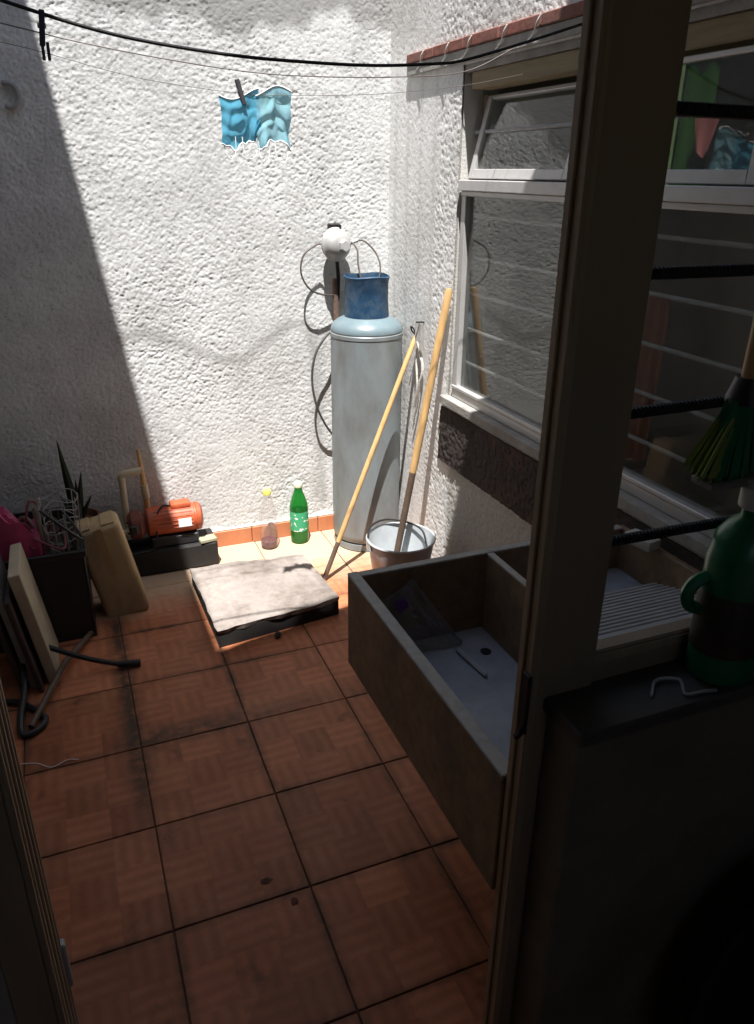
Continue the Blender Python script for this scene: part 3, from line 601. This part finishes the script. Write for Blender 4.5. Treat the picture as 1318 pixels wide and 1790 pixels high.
# ------------------------------------------------------------------ lid, bottles, bucket, poles
ld = thing('cistern_lid', 'worn pale cement lid on a low black base on the floor', 'lid', (.88, .36, 0))
LC = [(.636, .632), (1.118, .592), (1.146, .176), (.650, .108)]
lb = bm_new(); n = 14; top = []; 
def lerp2(a, b, t): return (a[0] + (b[0] - a[0]) * t, a[1] + (b[1] - a[1]) * t)
gv = []
for i in range(n + 1):
    row = []
    for j in range(n + 1):
        p = lerp2(lerp2(LC[0], LC[1], i / n), lerp2(LC[3], LC[2], i / n), j / n)
        e = min(i, n - i, j, n - j); z = .085 + (.0025 * math.sin(p[0] * 21) * math.sin(p[1] * 17 + 1)) - (.006 if e == 0 else 0)
        row.append(lb.verts.new((p[0] + (random.uniform(-.003, .003) if e == 0 else 0), p[1] + (random.uniform(-.006, .006) if e == 0 else 0), z - (random.uniform(0, .006) if e == 0 else 0) + random.uniform(-.0008, .0008))))
    gv.append(row)
for i in range(n):
    for j in range(n): lb.faces.new((gv[i][j], gv[i][j + 1], gv[i + 1][j + 1], gv[i + 1][j]))
be = [e for e in lb.edges if e.is_boundary]; r_ = bmesh.ops.extrude_edge_only(lb, edges=be); nv_ = [v for v in r_['geom'] if isinstance(v, bmesh.types.BMVert)]
for v in nv_: v.co.z = .058 + random.uniform(-.004, .004); v.co.x += (.88 - v.co.x) * .01; v.co.y += (.38 - v.co.y) * .02
bmesh.ops.contextual_create(lb, geom=[e for e in lb.edges if e.is_boundary])
obj('slab', lb, M_lid, ld)
bb = bm_new(); q = [lerp2(p, (.89, .38), .022) for p in LC]; vs = [bb.verts.new((*p, 0)) for p in q] + [bb.verts.new((*p, .060)) for p in q]
for f in ((0, 1, 2, 3), (4, 5, 6, 7), (0, 1, 5, 4), (1, 2, 6, 5), (2, 3, 7, 6), (3, 0, 4, 7)): bb.faces.new([vs[k] for k in f])
obj('base', bb, M_tar, ld)
st_ = bm_new(); bmesh.ops.create_icosphere(st_, subdivisions=2, radius=.013); 
for v in st_.verts: v.co *= random.uniform(.85, 1.1)
bmesh.ops.translate(st_, verts=st_.verts[:], vec=(.872, .105, .0125)); tag(obj('pebble', st_, mat('dark_pebble', (.05, .045, .04), .6, .3, 60), smooth=True), 'small dark pebble at the near edge of the cement lid', 'pebble')

def bottle(x, y, h, r, glass, cap_m, label, cat, name, lab_m=None, liquid=None):
    b = thing(name, label, cat, (x, y, 0))
    pr = [(r * .75, 0), (r * .96, .006), (r, .02), (r, h * .28), (r * .95, h * .32), (r, h * .36), (r, h * .58), (r * .93, h * .66), (r * .7, h * .76), (r * .46, h * .86), (r * .4, h * .9), (r * .42, h * .93)]
    bm = lathe(pr, (x, y, 0), 28, close=False); bm.faces.new([v for v in bm.verts[:28]][::-1]); obj('shell', bm, glass, b, True)
    obj('cap', lathe([(r * .46, h * .925), (r * .47, h * .93), (r * .47, h * .985), (r * .42, h), (0, h)], (x, y, 0), 20, close=True), cap_m, b, True)
    if lab_m: obj('paper_label', lathe([(r * 1.012, h * .22), (r * 1.015, h * .23), (r * 1.015, h * .535), (r * 1.012, h * .54)], (x, y, 0), 28, close=False), lab_m, b, True)
    if liquid: obj('liquid', lathe([(r * .7, .004), (r * .94, .009), (r * .96, .02), (r * .96, h * .13), (0, h * .13)], (x, y, 0), 24), liquid, b, True)
    return b
lm = mat('green_label', (.03, .30, .12), .5, .1, 20)
t = lm.node_tree; n_ = nd(t, 'ShaderNodeTexNoise', Scale=55.0, Detail=1.0); tcx = nd(t, 'ShaderNodeTexCoord'); t.links.new(tcx.outputs['Object'], n_.inputs['Vector'])
rr = nd(t, 'ShaderNodeMapRange'); t.links.new(n_.outputs[0], rr.inputs[0]); rr.inputs[1].default_value = .60; rr.inputs[2].default_value = .64
mxx = nd(t, 'ShaderNodeMix', data_type='RGBA'); t.links.new(rr.outputs[0], mxx.inputs[0]); mxx.inputs[6].default_value = (.04, .34, .16, 1); mxx.inputs[7].default_value = (.75, .8, .75, 1)
t.links.new(mxx.outputs[2], t.nodes['Principled BSDF'].inputs['Base Color'])
bottle(1.188, .872, .298, .043, sheet_mat('green_pet', (.30, .72, .30), (.02, .28, .045), .62, 1.0, .05), mat('pale_green_cap', (.62, .68, .50), .5, .1, 20), 'green plastic bottle with printed label and pale cap on the floor', 'bottle', 'green_bottle', lm)
bottle(1.038, .862, .285, .040, sheet_mat('clear_pet', (.97, .96, .96), (.7, .68, .68), .13, 1.0, .05), mat('yellow_cap', (.72, .70, .14), .5, .1, 20), 'clear plastic bottle with yellow cap and a little dark liquid', 'bottle', 'clear_bottle', None, mat('dark_red_liquid', (.09, .018, .025), .15, .1, 20))
# small printed patch on the clear bottle
BKX, BKY = 1.450, .288
bk_ = thing('bucket', 'grey metal bucket behind the sink holding the broom end', 'bucket', (BKX, BKY, 0))
obj('pail', lathe([(.0, .004), (.098, .004), (.10, 0), (.104, .004), (.137, .227), (.142, .229), (.144, .235), (.141, .240), (.135, .238), (.099, .010), (.0, .009)], (BKX, BKY, 0), 48, close=False), M_buck, bk_, True)
hp = [(BKX - .1385, BKY + .02, .230), (BKX - .10, BKY + .09, .258), (BKX - .02, BKY + .128, .264), (BKX + .07, BKY + .10, .25), (BKX + .11, BKY + .03, .236), (BKX + .112, BKY - .02, .18), (BKX + .12, BKY - .05, .185)]
obj('handle', tube(spline(hp, 8), .0042, 8), M_iron, bk_, True)
for sx_ in (-1, 1): obj('ear', bx(BKX + sx_ * .138 - .004, BKX + sx_ * .138 + .004, BKY - .015, BKY + .03, .198, .236, .002), M_buck, bk_)

def pole(name, p0, p1, r, m, label, cat, split=None, m2=None, r2=None):
    o = thing(name, label, cat, p0); p0, p1 = Vector(p0), Vector(p1); d = p1 - p0
    if split:
        obj('lower_sleeve', tube([p0, p0 + d * split], r2 or r, 12), m2, o, True)
        obj('handle', tube([p0 + d * (split - .01), p0 + d * (split + .02)] + [p0 + d * t_ for t_ in (.6, .8, .99, 1)], [r * .9, r, r * 1.04, r, r * .97, r * .7], 14), m, o, True)
    else: obj('handle', tube([p0, p0 + d * .01] + [p0 + d * t_ for t_ in (.3, .6, .99, 1)], [r * .7, r, r, r, r * .96, r * .6], 14), m, o, True)
    return o
m1 = pole('mop_pole', (1.172, .462, .003), (1.636, .60, .985), .0105, M_stick, 'slim wooden pole leaning from the floor tiles to the wall, cord at its top', 'pole', .16, M_grip, .0105)
obj('hang_loop', tube(spline([(1.636, .60, .98), (1.628, .602, 1.01), (1.615, .606, 1.025), (1.622, .61, 1.005), (1.640, .602, .985)], 6), .003, 6), M_iron, m1, True)
obj('hanging_cord', tube(spline([(1.634, .598, .985), (1.638, .56, .93), (1.640, .535, .86), (1.634, .55, .79), (1.640, .575, .70), (1.638, .60, .64)], 8), .0058, 6), M_rag, m1, True)
obj('hanging_cord', tube(spline([(1.634, .598, .985), (1.640, .59, .95), (1.641, .60, .88), (1.641, .585, .78), (1.641, .61, .68)], 8), .0052, 6), M_rag, m1, True)
b2 = pole('broom_pole', (1.42, .315, .010), (1.632, .312, 1.212), .0150, M_stick, 'thick wooden broom handle standing in the bucket, leaning on the wall', 'pole', .42, M_grip, .0135)

hung_cloth('white_rag', ((1.632, .60, 1.04), (1.632, .525, 1.045)), .935, 'small white rag hanging on the wall by the pole top', 'rag', cloth_mat('white_cloth', (.72, .71, .69), .3), 1.6, .007)
ng = obj('nail', tube([(1.66, .565, 1.046), (1.618, .565, 1.048)], .0035, 6), M_iron); tag(ng, 'iron nail in the wall holding the white rag', 'nail')
# ------------------------------------------------------------------ clothes lines, pegs, masks
def line(name, pts, r, m, label, grp=None): return tag(obj(name, tube(spline(pts, 6), r, 6), m, smooth=True), label, 'clothes line', grp)
line('clothes_line', [(XL - .01, -.42, 2.02), (.10, -.40, 1.945), (.268, -.40, 1.898), (.474, -.40, 1.853), (.707, -.40, 1.830), (.901, -.40, 1.825), (1.053, -.40, 1.827), (1.2, -.40, 1.838), (1.276, -.40, 1.849), (1.431, -.40, 1.892), (1.608, -.40, 1.946), (XR + .004, -.40, 1.962)], .0038, M_cord, 'thick dark cord sagging across the yard under the red brick lip')
line('clothes_line', [(XL - .01, .02, 1.985), (.256, 0, 1.914), (.416, 0, 1.887), (.604, 0, 1.863), (.823, 0, 1.843), (.996, 0, 1.839), (1.249, 0, 1.848), (1.485, 0, 1.872), (XR + .004, .0, 1.945)], .0016, M_copper, 'thin grey wire strung across just below the thick dark cord')
MY = -.06
line('clothes_line', [(XL - .01, MY, 1.93), (.25, MY, 1.868), (.36, MY, 1.848), (.48, MY, 1.822), (.60, MY, 1.803), (.80, MY, 1.786), (.95, MY, 1.786), (1.2, MY, 1.80), (1.45, MY, 1.83), (XR + .004, MY, 1.87)], .0008, M_copper, 'thin dark string the blue face masks hang from')
def peg(x, y, z, m, label, ry=0.0):
    p = thing('clothes_peg', label, 'clothes peg', (x, y, z), 'pegs on the clothes lines')
    for s_ in (-1, 1):
        bm = bm_new(); add_box(bm, (x, y + s_ * .0055, z - .012), (.011, .006, .062), (s_ * .07, ry, 0), .0015); obj('jaw', bm, m, p)
    obj('spring', tube([(x - .008, y, z - .008), (x + .008, y, z - .008)], .005, 8), M_alu, p)
    return p
pk = peg(.337, -.40, 1.868, M_navy, 'dark navy peg clipped on the thick dark cord', .12)
obj('jaw_tip', bx(.330, .336, -.405, -.395, 1.800, 1.832, .001), M_navy, pk); obj('jaw_tip', bx(.340, .346, -.405, -.395, 1.800, 1.832, .001), M_navy, pk)
peg(.806, MY, 1.800, mat('dark_grey_plastic', (.05, .045, .055), .5, .2, 20), 'dark grey peg holding the face masks on the thin string', -.25)
def mask_mat(nm, c):
    return cloth_mat(nm, c, .6)
M_mask = mask_mat('blue_mask_fabric', (.28, .70, .90)); M_mask2 = mask_mat('pale_mask_lining', (.55, .82, .97))
def face_mask(x0, x1, z0, z1, sk, label, m, fold):
    o = thing('face_mask', label, 'face mask', ((x0 + x1) / 2, MY, z1), 'blue face masks drying on the string')
    bm = bm_new(); n, k = 26, 42; G = []
    for i in range(n + 1):
        r_ = []
        for j in range(k + 1):
            u, v = i / n, j / k
            q = Vector((u * 2.6 + fold * 7, v * 2.2, fold)); c1 = noise.noise(q); c2 = noise.noise(q * 2.3 + Vector((5, 1, 2))); c3 = noise.noise(q + Vector((9, 4, 7)))
            x = x0 + (x1 - x0) * u + sk * v + .012 * c3 * (.3 + v); z = z1 + (z0 - z1) * v - .014 * math.sin(u * math.pi * 1.3 + fold) + .022 * c2 * v * (.4 + u)
            y = MY + .0011 * math.sin(v * 7 * math.pi + fold) + (.022 * c1 + .009 * c2) * (.25 + .75 * v)
            r_.append(bm.verts.new((x, y, z)))
        G.append(r_)
    for i in range(n):
        for j in range(k): bm.faces.new((G[i][j], G[i + 1][j], G[i + 1][j + 1], G[i][j + 1]))
    ed = [[tuple(G[i][q].co) for i in range(n + 1)] for q in (0, k)]
    bmesh.ops.solidify(bm, geom=bm.faces[:], thickness=.0015)
    obj('pleated_panel', bm, m, o, True)
    for e in ed: obj('edge_binding', tube([Vector(p) for p in e], .0022, 6), M_loop, o, True)
    for a, b in ((.08, .38), (.55, .92)):
        xa, xb = x0 + sk + (x1 - x0) * a, x0 + sk + (x1 - x0) * b
        obj('ear_loop', tube(spline([(xa, MY, z0 + .012), (xa + .001, MY - .006, z0 - .020), (xa * .8 + xb * .2, MY - .009, z0 - .036), ((xa + xb) / 2, MY - .01, z0 - .042), (xa * .2 + xb * .8, MY - .008, z0 - .035), (xb - .001, MY - .004, z0 - .018), (xb, MY, z0 + .012)], 6), .0011, 6), M_loop, o, True)
    return o
face_mask(.750, .856, 1.672, 1.785, -.004, 'blue pleated face mask held by the dark grey peg', M_mask, .4)
face_mask(.846, .942, 1.664, 1.793, -.006, 'folded pale blue face mask without a peg beside its pegged neighbour', M_mask2, 2.1)
hk = obj('wall_hook', tube(spline([(.215, .944, 1.868), (.245, .942, 1.866), (.262, .940, 1.842), (.258, .940, 1.812), (.235, .941, 1.794), (.215, .943, 1.800)], 6), [.006] + [.010] * 29 + [.006], 8), M_wire, smooth=True); tag(hk, 'pale curved hook on the shaded part of the stucco wall', 'hook')
# pale wire ties round the red lip
for k, y in enumerate((.60, .40, .24, .02, -.16)):
    o = obj('wire_tie', tube(spline([(XR - .021, y, 2.003), (XR - .026, y + .01, 1.985), (XR - .020, y + .03, 1.965), (XR - .015, y + .055, 1.955), (XR - .0125, y + .075, 1.950)], 5), .0022, 6), M_loop, smooth=True)
    tag(o, 'pale wire tie hooked over the red brick lip', 'wire tie', 'wire ties along the red brick lip')

# ------------------------------------------------------------------ clutter along the left wall
pm = thing('water_pump', 'orange electric water pump with white label on a black plinth', 'pump', (.62, .835, .115))
PZ, PY, PR = .222, .835, .062
obj('motor', lathe([(.0, -.12), (.05, -.12), (PR - .002, -.112), (PR, -.10), (PR, .078), (PR - .004, .080), (PR - .004, .088), (PR, .09), (PR - .002, .106), (PR - .018, .116), (.0, .118)], (.62, PY, PZ), 40, 'X', close=False), M_pump, pm, True)
for k in range(13):
    a = math.radians(-75 + k * 15); obj('cooling_fin', tube([(.53, PY - PR * math.sin(a), PZ + PR * math.cos(a)), (.69, PY - PR * math.sin(a), PZ + PR * math.cos(a))], .0028, 5), M_pump, pm)
obj('terminal_box', bx(.605, .69, .805, .865, PZ + .052, PZ + .078, .008, seg=2), M_pump, pm, True)
obj('power_cable', tube(spline([(.605, .83, PZ + .065), (.57, .82, PZ + .07), (.54, .79, PZ + .03), (.53, .77, .15), (.50, .768, .12), (.46, .766, .118)], 6), .004, 6), M_black, pm, True)
lab_ = bm_new(); add_box(lab_, (.655, PY - PR - .0045, PZ + .004), (.055, .003, .036), (-.1, 0, 0), 0); obj('name_plate', lab_, M_lab, pm)
obj('pump_head', lathe([(.0, -.05), (.045, -.05), (.06, -.036), (.062, .0), (.045, .02), (.0, .02)], (.475, PY, PZ - .004), 32, 'X', close=False), mat('dark_red_casting', (.16, .045, .03), .7, .3, 20, bump=.4), pm, True)
for q in range(6):
    a = math.radians(60 * q + 20); obj('bolt', tube([(.418, PY + .045 * math.cos(a), PZ - .004 + .045 * math.sin(a)), (.428, PY + .045 * math.cos(a), PZ - .004 + .045 * math.sin(a))], .005, 6), M_iron, pm)
obj('foot', bx(.51, .71, .785, .885, .1155, .165, .006), M_blackpl, pm)
obj('connector', bx(.43, .46, .765, .80, PZ - .02, PZ + .02, .004), M_blackpl, pm)
pl = obj('pump_plinth', bx(.40, .785, .765, .925, 0, .115, .008), M_tar); tag(pl, 'low black block under the orange water pump', 'plinth')
gb = bm_new(); add_box(gb, (.745, .79, .1235), (.075, .05, .016), (0, 0, .15), .003); tag(obj('wood_offcut', gb, mat('grey_green_wood', (.30, .29, .2), .8, .2, 20)), 'small grey green wood offcut on the black plinth', 'wood')
vp = thing('pvc_pipe', 'upright cream plastic pipe with elbow joining the pump', 'pipe', (.40, .83, .22))
obj('riser', tube([(.425, .85, .19), (.425, .85, .42)], .014, 12), M_pvc, vp, True); obj('elbow', tube(spline([(.425, .85, .415), (.425, .85, .44), (.445, .85, .448), (.51, .86, .45)], 5), .0155, 12), M_pvc, vp, True)
obj('branch', tube([(.33, .80, .195), (.47, .82, .20)], .015, 12), M_pvc, vp, True); obj('coupling', tube([(.415, .811, .198), (.45, .817, .199)], .02, 12), M_pvc, vp, True)
vp2 = thing('wooden_stake', 'pale upright stake against the shaded wall behind the pump', 'stake', (.51, .88, .32)); obj('stake', tube([(.522, .895, .115), (.515, .90, .36), (.508, .915, .525)], [.013, .012, .007], 8), M_stick, vp2, True)
obj('stake_sleeve', tube([(.5175, .899, .31), (.514, .90, .37)], .016, 10), M_pvc, vp2, True)

cb = thing('cardboard_box', 'tall tan cardboard box tilted over against the black crate', 'box', (.375, .52, 0))
def tbox(name, c, s, m, parent, bev=.004):
    bm = bm_new(); add_box(bm, c, s, None, bev, 3 if bev > .01 else 1)
    bmesh.ops.rotate(bm, verts=bm.verts[:], cent=(.45, .52, 0), matrix=Matrix.Rotation(math.radians(-11), 3, 'Y')); return obj(name, bm, m, parent)
tbox('carton', (.372, .55, .20), (.165, .15, .40), M_card, cb, .020)
tbox('top_flap', (.325, .55, .404), (.05, .115, .007), M_card, cb, .002); tbox('top_flap', (.415, .55, .403), (.05, .115, .006), M_card, cb, .002)
tbox('tape', (.372, .4742, .30), (.03, .0015, .20), mat('tan_tape', (.38, .25, .12), .35, .1, 20), cb, 0)
cr_ = thing('plastic_crate', 'black plastic crate full of odds and ends by the wall', 'crate', (.07, .55, 0))
obj('crate_base', bx(-.10, .245, .36, .80, 0, .012), M_blackpl, cr_)
for a in ((-.10, -.09, .36, .80), (.235, .245, .36, .80), (-.09, .235, .36, .37), (-.09, .235, .79, .80)):
    obj('crate_wall', bx(a[0], a[1], a[2], a[3], .012, .36, .003), M_blackpl, cr_)
obj('crate_rim', bx(-.105, .25, .352, .3595, .335, .362, .003), M_blackpl, cr_); obj('crate_rim', bx(.2455, .253, .352, .805, .335, .362, .003), M_blackpl, cr_)
obj('contents', bx(-.088, .233, .372, .788, .013, .30), M_soil, cr_)
al = thing('aloe_plant', 'dark spiky aloe with upright leaves in a clay pot', 'plant', (.225, .86, 0))
obj('pot', lathe([(.05, 0), (.075, .25), (.08, .25), (.08, .28), (.070, .28), (.066, .25), (.0, .25)], (.245, .875, 0), 24, close=False), M_pot, al, True)
for dx, dy, h, wd in ((-.03, .0, .38, .022), (.035, -.01, .24, .018), (.012, .012, .20, .018), (-.055, -.012, .16, .014), (.06, .0, .13, .014), (.0, -.03, .15, .015)):
    bm = bm_new(); L_ = []; R_ = []; C_ = []
    for k in range(9):
        t_ = k / 8; x = .235 + dx * t_ * 1.1; y = .868 + dy * t_ - .02 * t_ * t_; z = .245 + h * t_; w_ = wd * (1 - t_ ** 1.6) + .0008
        L_.append(bm.verts.new((x - w_, y + .004, z))); C_.append(bm.verts.new((x, y - .006 * (1 - t_), z))); R_.append(bm.verts.new((x + w_, y + .004, z)))
    for k in range(8):
        bm.faces.new((L_[k], C_[k], C_[k + 1], L_[k + 1])); bm.faces.new((C_[k], R_[k], R_[k + 1], C_[k + 1]))
    bmesh.ops.solidify(bm, geom=bm.faces[:], thickness=.005); obj('leaf', bm, M_aloe, al, True)
wr = thing('wire_basket', 'small crumpled white wire basket on the crate', 'basket', (.18, .46, .30))
for k in range(7):
    z = .305 + k * .038; obj('hoop', tube([(.185 + (.05 + .003 * k) * math.cos(a) * (1 + .1 * math.sin(k)), .46 + .05 * math.sin(a), z + .012 * math.sin(2 * a + k)) for a in [2 * math.pi * q / 20 for q in range(21)]], .0018, 5), M_wire, wr, True)
for k in range(9):
    a = 2 * math.pi * k / 9; obj('upright', tube([(.185 + .05 * math.cos(a), .46 + .05 * math.sin(a), .298), (.185 + .068 * math.cos(a + .1), .46 + .06 * math.sin(a), .54)], .0018, 5), M_wire, wr, True)
pk_ = bm_new(); G = []
for i in range(13):
    r_ = []
    for j in range(9):
        u, v = i / 12, j / 8; x = -.05 + .15 * u + .01 * math.sin(9 * v); y = .385 + .10 * v + .01 * math.sin(8 * u)
        z = .425 + .13 * (1 - u) * (1 - .3 * v) + .016 * math.sin(u * 11 + v * 4) + .012 * math.sin(v * 13 + u * 3); r_.append(pk_.verts.new((x, y, z)))
    G.append(r_)
for i in range(12):
    for j in range(8): pk_.faces.new((G[i][j], G[i + 1][j], G[i + 1][j + 1], G[i][j + 1]))
r_ = bmesh.ops.extrude_face_region(pk_, geom=pk_.faces[:])
for v in [v for v in r_['geom'] if isinstance(v, bmesh.types.BMVert)]: v.co.z = .30 + (v.co.z - .40) * .25
tag(obj('plastic_bag', pk_, M_pink, smooth=True), 'crumpled magenta plastic bag heaped on the black crate', 'bag')
tg = thing('strap_bundle', 'tangle of dull red and grey straps on the crate', 'straps', (.11, .44, .3))
for k in range(9):
    c0 = Vector((random.uniform(.03, .19), random.uniform(.39, .52), .31)); P = [c0]
    for q in range(4): P.append(c0 + Vector((random.uniform(-.08, .07), random.uniform(-.05, .05), random.uniform(.04, .22 - .03 * (k % 3)))))
    P.append(c0 + Vector((random.uniform(-.05, .05), 0, -.008))); obj('strap', tube(spline(P, 6), .005, 6), (M_dpink, M_dpink, M_gboard, M_blackpl)[k % 4], tg, True)
for k, (x, w_, m, h, y0, lab) in enumerate(((.092, .036, M_board, .43, .10, 'thick cream board leaning beside the black crate'), (.052, .016, M_dboard, .36, .06, 'thin dark board leaning between two paler boards'), (.026, .020, M_gboard, .42, .10, 'grey board leaning behind the dark one'), (-.004, .020, M_dboard, .33, .09, 'dark brown board leaning nearest the house wall'))):
    bm = bm_new(); add_box(bm, (x, y0 + .125, h / 2), (w_, .25, h), None, .003)
    bmesh.ops.rotate(bm, verts=bm.verts[:], cent=(x, y0, 0), matrix=Matrix.Rotation(math.radians(-8), 3, 'Y'))
    lo = min(v.co.z for v in bm.verts); bmesh.ops.translate(bm, verts=bm.verts[:], vec=(0, 0, -lo)); tag(obj('board', bm, m), lab, 'board', 'boards leaning at the left')
rd = thing('iron_rod', 'black iron rod with a thick end pointing across the tiles', 'rod', (.2, .19, 0))
obj('shaft', tube(spline([(.02, .16, .16), (.08, .14, .13), (.2, .125, .062), (.31, .112, .016)], 6), .009, 8), M_iron, rd, True); obj('thick_end', tube([(.30, .113, .019), (.375, .106, .012)], .0125, 10), M_iron, rd, True)
sk2 = obj('dark_stick', tube([(.238, .395, .012), (.13, .14, .05), (.02, -.125, .012)], [.010, .011, .010], 8), M_grip, smooth=True); tag(sk2, 'dark bent stick lying across the iron rod on the tiles', 'stick')
hs = obj('garden_hose', tube(spline([(-.03, .30, .20), (.0, .16, .13), (.005, .04, .06), (-.01, -.08, .02), (-.005, -.15, .011), (.035, -.15, .011), (.06, -.09, .011), (-.02, .02, .011), (-.12, .05, .011)], 8), .0105, 8), M_black, smooth=True); tag(hs, 'black hose curling on the tiles below the boards', 'hose')
th = obj('thread', tube(spline([(-.05, -.27, .003), (.03, -.29, .003), (.075, -.325, .003), (.12, -.31, .003), (.15, -.32, .003)], 6), .0012, 5), M_loop); tag(th, 'loose white thread on the tiles beside the door jamb', 'thread')
for x, y, sx_, sy_, lab in ((.560, -.936, .016, .009, 'flat dark crumb of dirt wider than its neighbour on the tiles'), (.608, -1.018, .009, .010, 'small round crumb of dirt just past a tile joint')):
    bm = bm_new(); bmesh.ops.create_icosphere(bm, subdivisions=2, radius=1)
    for v in bm.verts: q = random.uniform(.75, 1.2); v.co = Vector((v.co.x * sx_ * q, v.co.y * sy_ * q, v.co.z * .0009 + .0014))
    bmesh.ops.translate(bm, verts=bm.verts[:], vec=(x, y, 0)); tag(obj('dirt_crumb', bm, mat('red_brown_dirt', (.11, .042, .026), .95, .35, 60)), lab, 'dirt', 'crumbs of dirt on the tiles')

# ------------------------------------------------------------------ things at the near window
gbt = thing('detergent_bottle', 'big dark green detergent bottle standing on the indoor sill', 'bottle', (1.168, -1.572, .893))
M_gb = mat('dark_green_plastic', (.012, .17, .075), .3, .1, 12)
bm = lathe([(.050, 0), (.056, .006), (.057, .03), (.055, .10), (.057, .16), (.057, .20), (.050, .235), (.034, .255), (.020, .265), (.019, .285)], (1.168, -1.572, .8935), 36)
for v in bm.verts: v.co.y = -1.572 + (v.co.y + 1.572) * .85
obj('shell', bm, M_gb, gbt, True)
obj('grip', tube(spline([(1.125, -1.56, 1.065), (1.098, -1.556, 1.055), (1.088, -1.555, 1.035), (1.098, -1.556, 1.015), (1.125, -1.56, 1.005)], 5), .010, 8), M_gb, gbt, True)
obj('cap', lathe([(.024, .278), (.025, .28), (.025, .31), (.02, .315)], (1.168, -1.572, .8935), 20), M_lab, gbt, True)
pl_ = lathe([(.0578, .05), (.0583, .052), (.0583, .148), (.0578, .15)], (1.168, -1.572, .8935), 36, close=False)
for v in pl_.verts: v.co.y = -1.572 + (v.co.y + 1.572) * .85
obj('paper_label', pl_, mat('dim_red_label', (.05, .036, .03), .5, .35, 40), gbt, True)
hb = thing('hand_broom', 'short wooden handled broom with dark green bristles hung on the iron bars', 'broom', (1.11, -1.535, 1.2))
obj('handle', tube([(1.146, -1.537, 1.345), (1.147, -1.537, 1.42), (1.149, -1.537, 1.52), (1.151, -1.537, 1.60)], [.014, .0135, .0135, .012], 12), M_stick, hb, True)
obj('collar', tube([(1.146, -1.537, 1.318), (1.146, -1.537, 1.352)], [.030, .020], 12), M_blackpl, hb, True)
br = bm_new(); 
for k in range(150):
    a = random.uniform(-1, 1); b_ = random.uniform(-1, 1); p0 = Vector((1.146 + a * .026, -1.537 + b_ * .012, 1.322)); p1 = Vector((1.149 + a * .062 + random.uniform(-.004, .004), -1.537 + b_ * .02, 1.208 + random.uniform(0, .015))); tube([p0, p1], .0028, 4, br)
obj('bristles', br, M_gb, hb)
br = bm_new()
for k in range(45):
    a = random.uniform(-1.25, -.75); b_ = random.uniform(-1, 1); p0 = Vector((1.146 + a * .024, -1.537 + b_ * .012, 1.30)); p1 = Vector((1.149 + a * .062, -1.537 + b_ * .02, 1.212 + random.uniform(0, .02))); tube([p0, p1], .0028, 4, br)
obj('yellow_bristles', br, mat('yellow_green_bristle', (.24, .30, .05), .6, .2, 20), hb)
obj('binding', bx(1.093, 1.207, -1.5595, -1.5145, 1.198, 1.211, .003), mat('grey_band', (.20, .18, .17), .6, .2, 20), hb)
obj('hook', tube(spline([(1.146, -1.528, 1.322), (1.146, -1.515, 1.326), (1.146, -1.503, 1.320), (1.146, -1.503, 1.306)], 5), .003, 6), M_iron, hb, True)
ws = obj('wire_scourer', tube(spline([(1.02, -1.59, .897), (1.05, -1.565, .900), (1.085, -1.575, .898), (1.07, -1.605, .897), (1.10, -1.61, .897), (1.12, -1.615, .897)], 8), .0025, 6), M_alu, smooth=True); tag(ws, 'bent piece of bright wire on the indoor sill by the bottle', 'wire')
rt = thing('round_tub', 'round black tub leaning on the wall below the near window', 'tub', (1.36, -1.64, 0))
bm = lathe([(.0, .0), (.20, .0), (.26, .05), (.275, .055), (.275, .062), (.255, .060), (.195, .012), (.0, .012)], (0, 0, 0), 40, 'Y', close=False)
bmesh.ops.transform(bm, matrix=Matrix.Translation((1.37, -1.675, .275)) @ Matrix.Rotation(math.radians(180), 4, 'Z') @ Matrix.Rotation(math.radians(4), 4, 'X'), verts=bm.verts[:])
obj('shell', bm, M_blackpl, rt, True)
